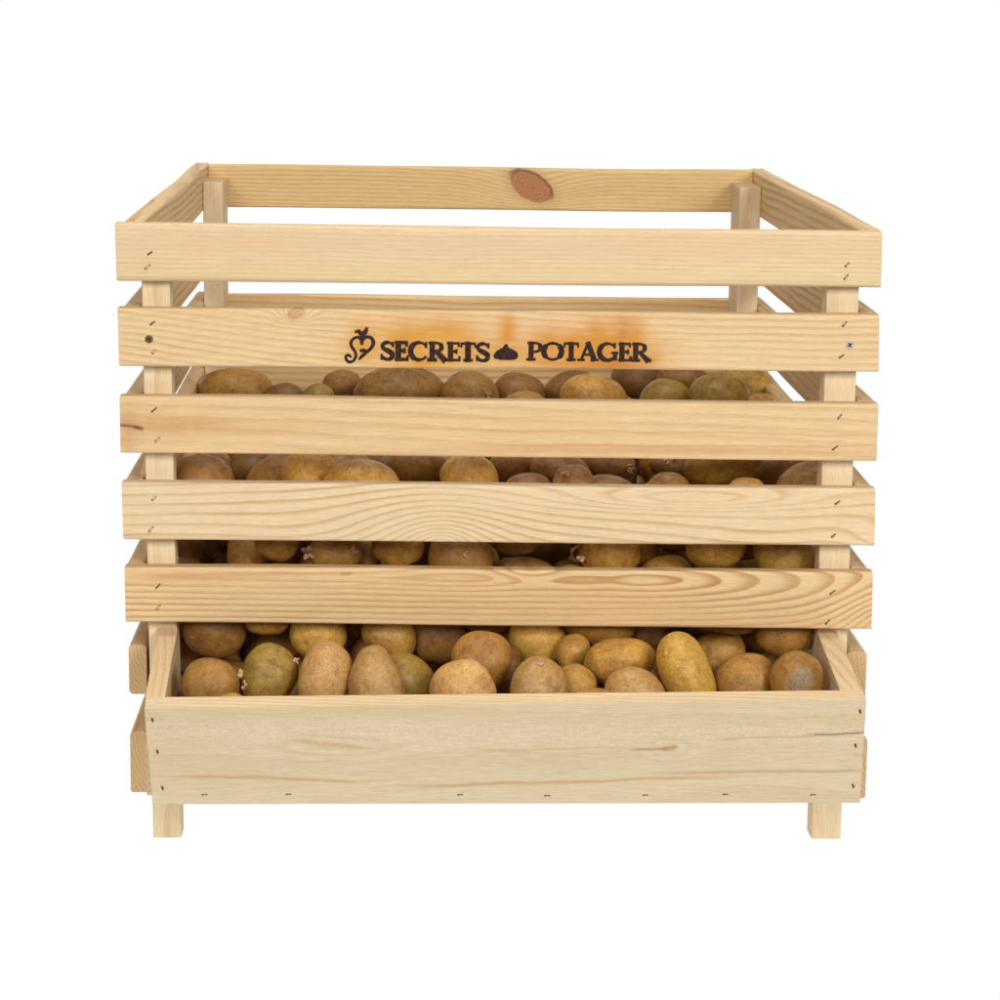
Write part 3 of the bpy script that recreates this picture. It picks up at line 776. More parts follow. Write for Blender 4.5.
POTATOES = [
    ('A1', (-24.59, 53.17, 28.82), (3.81, 2.41, 3.03), ((0.995, -0.077, 0.068), (0.079, 0.147, -0.986), (0.066, 0.986, 0.152)), 1, 'golden brown potato in gap under the branded slat, leftmost', 'potatoes heaped in the crate'),
    ('A2', (-19.95, 50.35, 28.19), (2.18, 1.89, 2.05), ((0.999, -0.007, 0.051), (0.051, 0.156, -0.986), (-0.001, 0.988, 0.157)), 3, 'sprouting dark brown potato in gap under the branded slat, second from left', 'potatoes heaped in the crate'),
    ('A3', (-16.41, 48.48, 28.61), (1.97, 1.77, 1.81), ((0.983, -0.181, 0.037), (0.064, 0.147, -0.987), (0.173, 0.973, 0.156)), 2, 'round olive brown potato in gap under the branded slat, third from left', 'potatoes heaped in the crate'),
    ('A4', (-14.37, 60.0, 28.47), (2.06, 1.65, 1.71), ((0.964, -0.266, 0.028), (0.067, 0.137, -0.988), (0.259, 0.954, 0.15)), 3, 'dark brown potato in gap under the branded slat, fourth from left', 'potatoes heaped in the crate'),
    ('A5', (-8.66, 52.52, 28.94), (4.51, 2.61, 3.06), ((0.999, -0.042, 0.007), (0.013, 0.152, -0.988), (0.041, 0.987, 0.153)), 0, 'long brown potato in gap under the branded slat, fifth from left', 'potatoes heaped in the crate'),
    ('A6', (-1.36, 51.48, 28.85), (3.0, 2.4, 2.53), ((0.991, 0.132, -0.022), (-0.042, 0.149, -0.988), (-0.127, 0.98, 0.153)), 0, 'sprouting brown potato in gap under the branded slat, sixth from left', 'potatoes heaped in the crate'),
    ('A7', (3.72, 56.0, 28.39), (2.75, 2.24, 2.35), ((0.941, 0.335, -0.041), (-0.089, 0.13, -0.988), (-0.325, 0.933, 0.152)), 3, 'dark brown potato in gap under the branded slat, seventh from left', 'potatoes heaped in the crate'),
    ('A7b', (3.72, 46.0, 28.66), (2.15, 1.57, 1.63), ((0.999, -0.007, -0.042), (-0.041, 0.158, -0.987), (0.014, 0.987, 0.157)), 1, 'golden brown potato in gap under the branded slat, eighth from left', 'potatoes heaped in the crate'),
    ('A8', (9.24, 58.0, 28.33), (2.87, 2.05, 2.16), ((0.982, -0.181, -0.061), (-0.032, 0.16, -0.987), (0.188, 0.97, 0.151)), 3, 'dark brown potato in gap under the branded slat, ninth from left', 'potatoes heaped in the crate'),
    ('A9', (10.81, 48.0, 29.19), (3.36, 2.47, 2.96), ((0.996, -0.06, -0.07), (-0.06, 0.158, -0.986), (0.07, 0.986, 0.154)), 1, 'golden brown potato in gap under the branded slat, tenth from left', 'potatoes heaped in the crate'),
    ('A10', (16.53, 61.74, 29.18), (3.12, 1.98, 2.43), ((0.982, 0.165, -0.088), (-0.11, 0.13, -0.985), (-0.152, 0.978, 0.146)), 3, 'dark brown potato in gap under the branded slat, eleventh from left', 'potatoes heaped in the crate'),
    ('A11', (17.86, 49.25, 28.84), (2.68, 2.28, 2.28), ((0.992, 0.079, -0.097), (-0.108, 0.147, -0.983), (-0.064, 0.986, 0.154)), 2, 'olive brown potato in gap under the branded slat, twelfth from left', 'potatoes heaped in the crate'),
    ('A12', (20.55, 58.26, 29.52), (2.88, 1.75, 2.12), ((0.995, -0.008, -0.104), (-0.102, 0.148, -0.984), (0.023, 0.989, 0.146)), 3, 'dark brown potato in gap under the branded slat, thirteenth from left', 'potatoes heaped in the crate'),
    ('A13', (23.14, 46.75, 29.38), (3.35, 2.46, 2.94), ((0.988, 0.096, -0.118), (-0.132, 0.142, -0.981), (-0.078, 0.985, 0.153)), 2, 'olive brown potato in gap under the branded slat, fourteenth from left', 'potatoes heaped in the crate'),
    ('A14', (26.97, 56.0, 29.6), (2.85, 2.04, 2.45), ((0.96, 0.249, -0.129), (-0.161, 0.111, -0.981), (-0.23, 0.962, 0.147)), 5, 'yellow potato in gap under the branded slat, fifteenth from left', 'potatoes heaped in the crate'),
    ('A15', (26.92, 44.0, 29.44), (1.56, 1.07, 1.3), ((0.991, -0.007, -0.135), (-0.132, 0.157, -0.979), (0.028, 0.988, 0.154)), 1, 'golden brown potato in gap under the branded slat, rightmost', 'potatoes heaped in the crate'),
    ('B1', (-24.1, 4.0, 29.14), (2.69, 2.12, 2.07), ((0.983, 0.167, 0.081), (0.048, 0.197, -0.979), (-0.179, 0.966, 0.186)), 3, 'dark brown potato in gap under the third slat, leftmost', 'potatoes heaped in the crate'),
    ('B2', (-20.62, 12.04, 28.34), (2.12, 2.03, 1.85), ((0.936, -0.347, 0.062), (0.121, 0.15, -0.981), (0.332, 0.926, 0.183)), 3, 'round dark brown potato in gap under the third slat, second from left', 'potatoes heaped in the crate'),
    ('B3', (-18.51, 8.81, 28.53), (2.75, 1.67, 1.94), ((0.879, -0.474, 0.054), (0.134, 0.138, -0.981), (0.458, 0.869, 0.185)), 0, 'long brown potato in gap under the third slat, third from left', 'potatoes heaped in the crate'),
    ('B4', (-15.31, 6.06, 29.15), (2.55, 2.14, 1.93), ((0.967, 0.252, 0.039), (-0.009, 0.188, -0.982), (-0.255, 0.949, 0.184)), 1, 'golden brown potato in gap under the third slat, fourth from left', 'potatoes heaped in the crate'),
    ('B5', (-11.3, 3.09, 28.65), (3.01, 2.6, 2.5), ((1.0, -0.006, 0.021), (0.021, 0.189, -0.982), (0.002, 0.982, 0.189)), 1, 'golden brown potato in gap under the third slat, sixth from left', 'potatoes heaped in the crate'),
    ('B6', (-6.83, 12.0, 28.87), (2.71, 1.78, 1.86), ((0.996, -0.094, -0.001), (0.016, 0.18, -0.984), (0.092, 0.979, 0.181)), 0, 'long brown potato in gap under the third slat, eighth from left', 'potatoes heaped in the crate'),
    ('B7', (-2.3, 6.0, 29.08), (2.39, 2.06, 2.08), ((0.942, 0.336, -0.022), (-0.083, 0.167, -0.983), (-0.326, 0.927, 0.185)), 1, 'golden brown potato in gap under the third slat, ninth from left', 'potatoes heaped in the crate'),
    ('B8', (1.41, 12.29, 28.78), (1.96, 1.53, 1.42), ((0.999, -0.006, -0.038), (-0.036, 0.181, -0.983), (0.013, 0.983, 0.181)), 3, 'dark brown potato in gap under the third slat, tenth from left', 'potatoes heaped in the crate'),
    ('B9', (2.43, 6.0, 27.84), (2.07, 1.65, 1.68), ((0.999, -0.006, -0.044), (-0.042, 0.191, -0.981), (0.015, 0.982, 0.19)), 3, 'dark brown potato in gap under the third slat, eleventh from left', 'potatoes heaped in the crate'),
    ('B10', (5.41, 10.71, 28.75), (2.62, 1.86, 2.05), ((0.94, 0.335, -0.057), (-0.114, 0.153, -0.982), (-0.321, 0.93, 0.182)), 0, 'brown potato in gap under the third slat, twelfth from left', 'potatoes heaped in the crate'),
    ('B11', (6.19, 5.41, 28.57), (1.73, 1.98, 1.57), ((0.998, -0.006, -0.062), (-0.06, 0.188, -0.98), (0.018, 0.982, 0.187)), 0, 'sprouting brown potato in gap under the third slat, thirteenth from left', 'potatoes heaped in the crate'),
    ('B12', (9.18, 7.59, 27.58), (2.67, 1.5, 1.87), ((0.992, 0.098, -0.075), (-0.092, 0.182, -0.979), (-0.082, 0.978, 0.19)), 3, 'long dark brown potato in gap under the third slat, fourteenth from left', 'potatoes heaped in the crate'),
    ('B13', (10.21, 16.0, 28.33), (2.25, 1.47, 1.69), ((0.997, -0.007, -0.077), (-0.075, 0.18, -0.981), (0.02, 0.984, 0.179)), 3, 'sprouting dark brown potato in gap under the third slat, fifteenth from left', 'potatoes heaped in the crate'),
    ('B14', (14.03, 6.0, 28.09), (1.9, 1.49, 1.38), ((0.995, -0.006, -0.098), (-0.096, 0.19, -0.977), (0.025, 0.982, 0.189)), 0, 'brown potato in gap under the third slat, nineteenth from left', 'potatoes heaped in the crate'),
    ('B14b', (15.25, 16.0, 28.36), (1.82, 1.3, 1.4), ((0.995, -0.007, -0.1), (-0.097, 0.18, -0.979), (0.024, 0.984, 0.179)), 3, 'sprouting dark brown potato in gap under the third slat, eighteenth from left', 'potatoes heaped in the crate'),
    ('B15', (18.91, 9.0, 29.76), (3.27, 1.93, 2.04), ((0.977, -0.179, -0.119), (-0.083, 0.198, -0.977), (0.198, 0.964, 0.178)), 2, 'long olive brown potato in gap under the third slat, twentieth from left', 'potatoes heaped in the crate'),
    ('B16', (20.55, 5.0, 28.32), (1.65, 1.16, 1.21), ((0.992, -0.006, -0.129), (-0.126, 0.19, -0.974), (0.031, 0.982, 0.188)), 1, 'golden brown potato in gap under the third slat, third from right', 'potatoes heaped in the crate'),
    ('B17', (23.67, 14.0, 28.53), (1.98, 1.63, 1.57), ((0.99, -0.006, -0.138), (-0.134, 0.182, -0.974), (0.031, 0.983, 0.179)), 3, 'dark brown potato in gap under the third slat, second from right', 'potatoes heaped in the crate'),
    ('B19', (27.19, 22.0, 27.8), (2.05, 1.25, 1.34), ((0.989, -0.007, -0.148), (-0.145, 0.179, -0.973), (0.033, 0.984, 0.176)), 3, 'dark brown potato sliver gap under the third slat, beside the twentieth', 'potatoes heaped in the crate'),
    ('B18', (25.59, 6.0, 28.41), (2.74, 2.24, 2.13), ((0.927, -0.344, -0.152), (-0.074, 0.228, -0.971), (0.368, 0.911, 0.186)), 0, 'brown potato in gap under the third slat, rightmost', 'potatoes heaped in the crate'),
    ('C1', (-25.58, 13.0, 21.96), (1.88, 1.71, 1.67), ((0.996, -0.005, 0.084), (0.084, 0.21, -0.974), (-0.012, 0.978, 0.21)), 3, 'round dark brown potato in gap above the lowest slat, second from left', 'potatoes heaped in the crate'),
    ('C1b', (-24.14, 15.0, 19.41), (2.25, 1.38, 1.51), ((0.981, -0.178, 0.077), (0.113, 0.202, -0.973), (0.158, 0.963, 0.219)), 3, 'long dark brown potato in gap above the lowest slat, third from left', 'potatoes heaped in the crate'),
    ('C1c', (-25.83, 8.0, 20.89), (1.25, 1.0, 0.94), ((0.996, -0.005, 0.087), (0.086, 0.219, -0.972), (-0.014, 0.976, 0.219)), 3, 'dark brown potato in gap above the lowest slat, leftmost', 'potatoes heaped in the crate'),
    ('C2', (-20.76, 7.0, 22.33), (1.58, 2.16, 1.68), ((0.998, -0.005, 0.064), (0.064, 0.214, -0.975), (-0.009, 0.977, 0.214)), 1, 'golden brown potato in gap above the lowest slat, fourth from left', 'potatoes heaped in the crate'),
    ('C3', (-18.18, 4.0, 24.18), (1.88, 1.72, 1.59), ((0.999, -0.006, 0.053), (0.053, 0.209, -0.977), (-0.006, 0.978, 0.209)), 1, 'round golden brown potato in gap above the lowest slat, fifth from left', 'potatoes heaped in the crate'),
    ('C4', (-18.14, 6.0, 20.7), (1.66, 1.08, 1.23), ((0.999, -0.005, 0.052), (0.052, 0.222, -0.974), (-0.007, 0.975, 0.222)), 0, 'brown potato sliver gap above the lowest slat, between fifth and sixth', 'potatoes heaped in the crate'),
    ('C5', (-13.39, 5.0, 22.9), (2.23, 1.73, 1.66), ((0.995, -0.092, 0.03), (0.049, 0.21, -0.976), (0.084, 0.973, 0.214)), 1, 'sprouting golden brown potato in gap above the lowest slat, seventh from left', 'potatoes heaped in the crate'),
    ('C6', (-10.87, 7.0, 22.47), (1.25, 1.58, 1.21), ((1.0, -0.005, 0.018), (0.019, 0.214, -0.977), (0.001, 0.977, 0.214)), 0, 'brown potato in gap above the lowest slat, eighth from left', 'potatoes heaped in the crate'),
    ('C7', (-8.2, 5.0, 23.6), (2.14, 1.81, 1.83), ((1.0, -0.005, 0.006), (0.007, 0.211, -0.978), (0.004, 0.978, 0.211)), 1, 'golden brown potato in gap above the lowest slat, ninth from left', 'potatoes heaped in the crate'),
    ('C8', (-3.0, 4.5, 22.73), (2.8, 2.23, 2.21), ((0.997, 0.082, -0.019), (-0.036, 0.213, -0.976), (-0.076, 0.974, 0.215)), 0, 'brown potato in gap above the lowest slat, eleventh from left', 'potatoes heaped in the crate'),
    ('C9', (1.37, 5.0, 23.99), (1.98, 1.24, 1.38), ((0.996, 0.082, -0.039), (-0.055, 0.205, -0.977), (-0.072, 0.975, 0.209)), 0, 'long brown potato in gap above the lowest slat, twelfth from left', 'potatoes heaped in the crate'),
    ('C10', (2.61, 6.0, 21.07), (2.33, 1.33, 1.49), ((0.99, 0.134, -0.045), (-0.073, 0.213, -0.974), (-0.121, 0.968, 0.221)), 1, 'long golden brown potato in gap above the lowest slat, thirteenth from left', 'potatoes heaped in the crate'),
    ('C10b', (4.54, 13.0, 21.6), (2.06, 1.29, 1.33), ((0.999, -0.005, -0.052), (-0.05, 0.212, -0.976), (0.016, 0.977, 0.212)), 3, 'long dark brown potato in gap above the lowest slat, fourteenth from left', 'potatoes heaped in the crate'),
    ('C12', (9.13, 4.5, 23.3), (2.72, 2.06, 2.23), ((0.996, -0.058, -0.076), (-0.062, 0.216, -0.974), (0.072, 0.975, 0.212)), 1, 'sprouting golden brown potato in gap above the lowest slat, sixteenth from left', 'potatoes heaped in the crate'),
    ('C13', (12.01, 9.0, 22.42), (1.69, 1.6, 1.37), ((0.934, -0.346, -0.087), (-0.006, 0.229, -0.974), (0.357, 0.91, 0.211)), 1, 'round golden brown potato in gap above the lowest slat, seventeenth from left', 'potatoes heaped in the crate'),
    ('C14', (14.39, 7.0, 20.9), (2.18, 1.59, 1.72), ((0.995, -0.005, -0.099), (-0.095, 0.221, -0.971), (0.027, 0.975, 0.22)), 1, 'golden brown potato in gap above the lowest slat, eighteenth from left', 'potatoes heaped in the crate'),
    ('C15', (17.97, 4.5, 23.77), (2.56, 1.98, 1.95), ((0.99, 0.081, -0.117), (-0.131, 0.2, -0.971), (-0.055, 0.976, 0.209)), 1, 'golden brown potato in gap above the lowest slat, third from right', 'potatoes heaped in the crate'),
    ('C16', (23.8, 5.0, 22.93), (2.65, 2.32, 2.36), ((0.99, -0.005, -0.143), (-0.139, 0.214, -0.967), (0.036, 0.977, 0.211)), 5, 'yellow potato in gap above the lowest slat, rightmost', 'potatoes heaped in the crate'),
    ('D1', (-22.96, 2.68, 17.23), (2.62, 2.62, 2.31), ((0.939, 0.337, 0.075), (-0.013, 0.252, -0.968), (-0.345, 0.907, 0.241)), 0, 'round brown potato in tray back row, second from left', 'potatoes heaped in the crate'),
    ('D1b', (-25.4, 5.0, 14.09), (1.24, 1.66, 1.35), ((0.996, -0.004, 0.086), (0.084, 0.253, -0.964), (-0.018, 0.968, 0.252)), 3, 'dark brown potato in tray back row, leftmost', 'potatoes heaped in the crate'),
    ('D2', (-22.76, -6.5, 14.75), (2.36, 2.2, 2.05), ((0.997, -0.004, 0.078), (0.076, 0.263, -0.962), (-0.017, 0.965, 0.263)), 0, 'round brown potato in tray front row, leftmost', 'potatoes heaped in the crate'),
    ('D2b', (-21.02, -9.0, 13.99), (1.17, 0.78, 0.8), ((0.998, -0.003, 0.07), (0.068, 0.27, -0.96), (-0.016, 0.963, 0.27)), 1, 'golden brown potato sliver in tray front row, between first and second', 'potatoes heaped in the crate'),
    ('D3', (-18.11, -5.5, 15.31), (2.21, 2.68, 2.23), ((0.907, 0.418, 0.055), (-0.061, 0.258, -0.964), (-0.418, 0.871, 0.26)), 2, 'sprouting olive brown potato in tray front row, second from left', 'potatoes heaped in the crate'),
    ('D3b', (-18.55, 7.0, 14.11), (2.68, 1.68, 1.91), ((0.937, -0.345, 0.053), (0.135, 0.217, -0.967), (0.322, 0.913, 0.25)), 0, 'long brown potato in tray back row, fourth from left', 'potatoes heaped in the crate'),
    ('D4', (-18.75, 1.9, 18.04), (1.88, 1.31, 1.41), ((0.998, -0.004, 0.056), (0.055, 0.239, -0.97), (-0.009, 0.971, 0.238)), 1, 'golden brown potato in tray back row, third from left', 'potatoes heaped in the crate'),
    ('D5', (-14.61, 2.2, 16.8), (2.37, 2.13, 1.99), ((0.964, -0.263, 0.036), (0.098, 0.226, -0.969), (0.246, 0.938, 0.244)), 5, 'round yellow potato in tray back row, fifth from left', 'potatoes heaped in the crate'),
    ('D6', (-13.78, -7.38, 15.75), (2.82, 2.11, 2.06), ((0.204, -0.978, 0.034), (0.261, 0.021, -0.965), (0.943, 0.206, 0.26)), 4, 'pale tan potato in tray front row, third from left', 'potatoes heaped in the crate'),
    ('D7', (-9.86, -8.32, 15.29), (3.12, 1.95, 2.22), ((-0.091, -0.996, 0.014), (0.261, -0.038, -0.965), (0.961, -0.084, 0.263)), 4, 'long pale tan potato in tray front row, fourth from left', 'potatoes heaped in the crate'),
    ('D8', (-8.96, 2.02, 16.54), (2.29, 2.05, 1.81), ((0.986, 0.169, 0.009), (-0.033, 0.243, -0.969), (-0.167, 0.955, 0.245)), 1, 'round golden brown potato in tray back row, sixth from left', 'potatoes heaped in the crate'),
    ('D9', (-7.61, -4.8, 14.59), (2.46, 2.07, 2.05), ((0.768, 0.64, 0.003), (-0.166, 0.203, -0.965), (-0.618, 0.741, 0.262)), 2, 'olive brown potato in tray front row, fifth from left', 'potatoes heaped in the crate'),
    ('D10', (-5.02, 4.06, 16.21), (2.65, 2.23, 2.2), ((0.639, -0.769, -0.009), (0.182, 0.163, -0.97), (0.747, 0.618, 0.245)), 3, 'dark brown potato in tray back row, seventh from left', 'potatoes heaped in the crate'),
    ('D11', (-1.5, -4.49, 16.17), (2.46, 2.23, 2.04), ((1.0, -0.004, -0.027), (-0.025, 0.255, -0.967), (0.011, 0.967, 0.255)), 0, 'round brown potato in tray front row, seventh from left', 'potatoes heaped in the crate'),
    ('D11b', (-0.59, 3.0, 17.68), (2.14, 1.07, 1.4), ((1.0, -0.004, -0.03), (-0.028, 0.239, -0.971), (0.012, 0.971, 0.239)), 3, 'dark brown potato sliver in tray back row, between seventh and eighth, upper', 'potatoes heaped in the crate'),
    ('D12', (-2.91, -8.37, 14.77), (2.58, 2.5, 2.16), ((0.984, -0.177, -0.02), (0.028, 0.265, -0.964), (0.176, 0.948, 0.266)), 4, 'round pale tan potato in tray front row, sixth from left', 'potatoes heaped in the crate'),
    ('D13', (0.29, -1.55, 14.32), (2.91, 1.62, 1.88), ((0.17, -0.985, -0.035), (0.25, 0.077, -0.965), (0.953, 0.155, 0.259)), 3, 'long dark brown potato in tray back row, eighth from left', 'potatoes heaped in the crate'),
    ('D14', (3.19, 2.43, 16.06), (2.47, 2.3, 2.22), ((0.867, 0.496, -0.048), (-0.163, 0.191, -0.968), (-0.471, 0.847, 0.247)), 5, 'round yellow potato in tray back row, ninth from left', 'potatoes heaped in the crate'),
    ('D15', (3.03, -8.26, 15.08), (2.5, 2.19, 2.04), ((0.17, -0.984, -0.05), (0.252, 0.092, -0.963), (0.953, 0.151, 0.264)), 4, 'sprouting pale tan potato in tray front row, eighth from left', 'potatoes heaped in the crate'),
    ('D16', (5.86, -5.74, 14.57), (1.9, 1.74, 1.67), ((0.708, 0.703, -0.063), (-0.229, 0.144, -0.963), (-0.668, 0.696, 0.263)), 1, 'round golden brown potato in tray front row, ninth from left', 'potatoes heaped in the crate'),
    ('D16b', (6.1, 0.08, 15.84), (1.46, 1.46, 1.34), ((0.998, -0.004, -0.062), (-0.059, 0.251, -0.966), (0.02, 0.968, 0.25)), 1, 'round golden brown potato in tray back row, tenth from left', 'potatoes heaped in the crate'),
    ('D17', (8.18, 2.34, 17.46), (3.04, 1.73, 2.16), ((0.995, 0.065, -0.072), (-0.085, 0.236, -0.968), (-0.046, 0.97, 0.24)), 1, 'long golden brown potato in tray back row, eleventh from left', 'potatoes heaped in the crate'),
    ('D18', (9.72, -2.63, 15.89), (2.97, 1.93, 2.26), ((0.974, -0.211, -0.081), (-0.022, 0.265, -0.964), (0.225, 0.941, 0.253)), 1, 'golden brown potato in tray back row, twelfth from left', 'potatoes heaped in the crate'),
    ('D18b', (12.3, 4.0, 16.56), (1.82, 1.33, 1.42), ((0.996, -0.004, -0.09), (-0.086, 0.243, -0.966), (0.026, 0.97, 0.242)), 3, 'dark brown potato in tray back row, thirteenth from left', 'potatoes heaped in the crate'),
    ('D19', (10.54, -7.71, 14.55), (2.44, 1.96, 2.02), ((0.975, 0.204, -0.086), (-0.136, 0.243, -0.96), (-0.175, 0.948, 0.265)), 4, 'pale tan potato in tray front row, tenth from left', 'potatoes heaped in the crate'),
    ('D20', (7.05, -9.29, 14.25), (1.87, 1.09, 1.19), ((0.998, -0.003, -0.07), (-0.066, 0.27, -0.961), (0.022, 0.963, 0.269)), 0, 'brown potato sliver in tray front row, between ninth and tenth', 'potatoes heaped in the crate'),
    ('D21', (14.7, -6.0, 15.74), (3.48, 2.06, 2.44), ((0.392, 0.914, -0.106), (-0.278, 0.008, -0.961), (-0.877, 0.406, 0.257)), 5, 'long yellow potato in tray front row, eleventh from left', 'potatoes heaped in the crate'),
    ('D22', (18.26, 4.0, 14.79), (2.66, 1.83, 2.04), ((0.898, -0.423, -0.117), (0.004, 0.276, -0.961), (0.439, 0.863, 0.249)), 1, 'golden brown potato in tray back row, fourteenth from left', 'potatoes heaped in the crate'),
    ('D22b', (18.41, 1.81, 18.15), (2.79, 1.15, 1.59), ((0.984, 0.134, -0.12), (-0.147, 0.221, -0.964), (-0.102, 0.966, 0.237)), 0, 'long brown potato in tray back row, fifteenth from left', 'potatoes heaped in the crate'),
    ('D23', (19.6, -5.15, 14.87), (2.47, 2.23, 2.1), ((0.635, -0.762, -0.129), (0.121, 0.263, -0.957), (0.763, 0.592, 0.259)), 0, 'round brown potato in tray front row, twelfth from left', 'potatoes heaped in the crate'),
    ('D24', (23.77, 2.19, 16.98), (2.31, 2.14, 1.97), ((0.99, -0.004, -0.144), (-0.139, 0.244, -0.96), (0.039, 0.97, 0.241)), 0, 'round brown potato in tray back row, rightmost', 'potatoes heaped in the crate'),
    ('D25', (23.34, -7.35, 15.48), (2.44, 2.13, 2.16), ((-0.09, -0.985, -0.148), (0.273, 0.119, -0.955), (0.958, -0.126, 0.259)), 0, 'grey scabbed brown potato in tray front row, rightmost', 'potatoes heaped in the crate'),
    ('F', (-2.32, 44.98, 25.7), (3.47, 2.67, 2.45), ((-0.118, 0.745, 0.656), (0.678, 0.544, -0.495), (-0.725, 0.387, -0.57)), 0, 'brown potato buried in the heap behind other potatoes', 'potatoes buried in the heap'),
    ('F', (22.66, 21.89, 18.51), (3.91, 2.94, 2.88), ((-0.618, -0.239, -0.749), (0.764, -0.407, -0.5), (-0.186, -0.881, 0.434)), 2, 'olive brown potato sliver gap above the lowest slat, beside the twentieth, second down', 'potatoes heaped in the crate'),
    ('F', (-13.21, 41.47, 27.03), (3.3, 2.73, 2.55), ((0.136, -0.138, -0.981), (0.955, 0.281, 0.093), (0.262, -0.95, 0.17)), 1, 'brown potato buried in the heap behind other potatoes', 'potatoes buried in the heap'),
    ('F', (-21.84, 26.15, 27.38), (3.25, 2.72, 2.53), ((-0.655, -0.751, -0.088), (0.405, -0.447, 0.798), (-0.638, 0.487, 0.596)), 0, 'brown potato buried in the heap behind other potatoes', 'potatoes buried in the heap'),
    ('F', (-20.82, 54.01, 22.24), (3.9, 2.71, 2.62), ((-0.616, -0.591, 0.521), (0.069, 0.618, 0.783), (-0.785, 0.518, -0.34)), 1, 'brown potato buried in the heap behind other potatoes', 'potatoes buried in the heap'),
    ('F', (22.54, 15.02, 13.09), (3.34, 2.77, 2.7), ((-0.537, -0.497, -0.681), (-0.168, 0.855, -0.491), (0.826, -0.149, -0.543)), 0, 'brown potato buried in the heap behind other potatoes', 'potatoes buried in the heap'),
    ('F', (-20.49, 22.44, 19.26), (3.44, 2.89, 2.59), ((0.726, 0.647, 0.232), (-0.61, 0.45, 0.653), (0.318, -0.616, 0.721)), 2, 'olive brown potato sliver gap above the lowest slat, between fourth and fifth', 'potatoes heaped in the crate'),
    ('F', (3.2, 39.25, 26.18), (4.02, 3.32, 2.93), ((-0.716, -0.287, -0.636), (-0.695, 0.38, 0.61), (0.066, 0.879, -0.472)), 3, 'brown potato buried in the heap behind other potatoes', 'potatoes buried in the heap'),
    ('F', (16.64, 17.23, 20.19), (4.25, 2.86, 2.64), ((0.918, -0.369, 0.145), (0.393, 0.893, -0.218), (-0.049, 0.257, 0.965)), 0, 'brown potato sliver gap above the lowest slat, beside the twentieth, upper', 'potatoes heaped in the crate'),
    ('F', (-2.34, 9.53, 16.95), (3.47, 3.42, 3.02), ((0.111, -0.985, -0.129), (0.791, 0.009, 0.612), (-0.601, -0.17, 0.781)), 1, 'golden brown potato sliver in tray back row, between seventh and eighth, second down', 'potatoes heaped in the crate'),
    ('F', (8.78, 54.65, 24.0), (3.18, 2.79, 2.8), ((-0.025, 0.982, 0.19), (-0.051, 0.188, -0.981), (-0.998, -0.035, 0.046)), 2, 'brown potato buried in the heap behind other potatoes', 'potatoes buried in the heap'),
    ('F', (16.37, 37.33, 26.59), (4.9, 3.38, 3.23), ((0.154, -0.816, -0.557), (0.948, -0.037, 0.316), (-0.279, -0.577, 0.767)), 3, 'brown potato buried in the heap behind other potatoes', 'potatoes buried in the heap'),
    ('F', (13.1, 10.31, 13.77), (4.03, 3.24, 2.78), ((0.783, -0.121, -0.61), (-0.621, -0.212, -0.755), (-0.037, 0.97, -0.241)), 0, 'brown potato sliver in tray back row, between thirteenth and fourteenth, fourth down', 'potatoes heaped in the crate'),
    ('F', (4.27, 3.73, 11.09), (2.95, 2.84, 2.59), ((-0.024, 0.93, 0.366), (0.696, 0.278, -0.662), (-0.718, 0.239, -0.654)), 3, 'dark brown potato sliver in tray back row, between ninth and tenth, middle', 'potatoes heaped in the crate'),
    ('F', (-22.76, 9.92, 11.22), (3.69, 3.06, 2.7), ((-0.567, -0.765, -0.307), (0.399, -0.581, 0.71), (-0.721, 0.28, 0.634)), 3, 'dark brown potato sliver in tray back row, between second and third, seventh down', 'potatoes heaped in the crate'),
    ('F', (-23.77, 31.66, 12.19), (3.56, 3.01, 2.9), ((0.419, 0.24, 0.876), (0.026, 0.961, -0.276), (-0.908, 0.138, 0.396)), 1, 'brown potato buried in the heap behind other potatoes', 'potatoes buried in the heap'),
    ('F', (-9.34, 26.5, 27.75), (3.51, 3.35, 3.28), ((-0.827, 0.06, -0.559), (0.372, -0.686, -0.625), (-0.421, -0.725, 0.545)), 0, 'brown potato buried in the heap behind other potatoes', 'potatoes buried in the heap'),
    ('F', (23.39, 32.62, 12.89), (3.86, 3.25, 2.88), ((0.858, -0.394, -0.329), (-0.413, -0.91, 0.012), (-0.304, 0.126, -0.944)), 2, 'brown potato buried in the heap behind other potatoes', 'potatoes buried in the heap'),
    ('F', (-19.8, 41.01, 26.45), (3.71, 3.35, 3.08), ((-0.395, -0.242, -0.886), (-0.688, 0.717, 0.111), (0.608, 0.654, -0.45)), 1, 'brown potato buried in the heap behind other potatoes', 'potatoes buried in the heap'),
    ('F', (7.6, 31.36, 23.31), (3.46, 2.51, 2.43), ((-0.041, 0.651, -0.758), (-0.07, -0.758, -0.648), (-0.997, 0.026, 0.077)), 0, 'brown potato buried in the heap behind other potatoes', 'potatoes buried in the heap'),
    ('F', (-10.16, 9.76, 12.78), (4.27, 3.13, 2.98), ((-0.393, -0.909, -0.14), (-0.419, 0.042, 0.907), (-0.818, 0.415, -0.398)), 0, 'brown potato sliver in tray back row, between fifth and sixth, middle', 'potatoes heaped in the crate'),
    ('F', (3.32, 64.22, 24.31), (4.76, 3.76, 3.51), ((0.938, -0.347, -0.007), (0.181, 0.506, -0.843), (0.296, 0.79, 0.537)), 1, 'brown potato buried in the heap behind other potatoes', 'potatoes buried in the heap'),
    ('F', (0.69, 14.57, 22.68), (3.67, 2.66, 2.45), ((-0.19, -0.982, -0.012), (-0.268, 0.064, -0.961), (0.945, -0.18, -0.275)), 0, 'brown potato sliver gap above the lowest slat, between eleventh and twelfth, second down', 'potatoes heaped in the crate'),
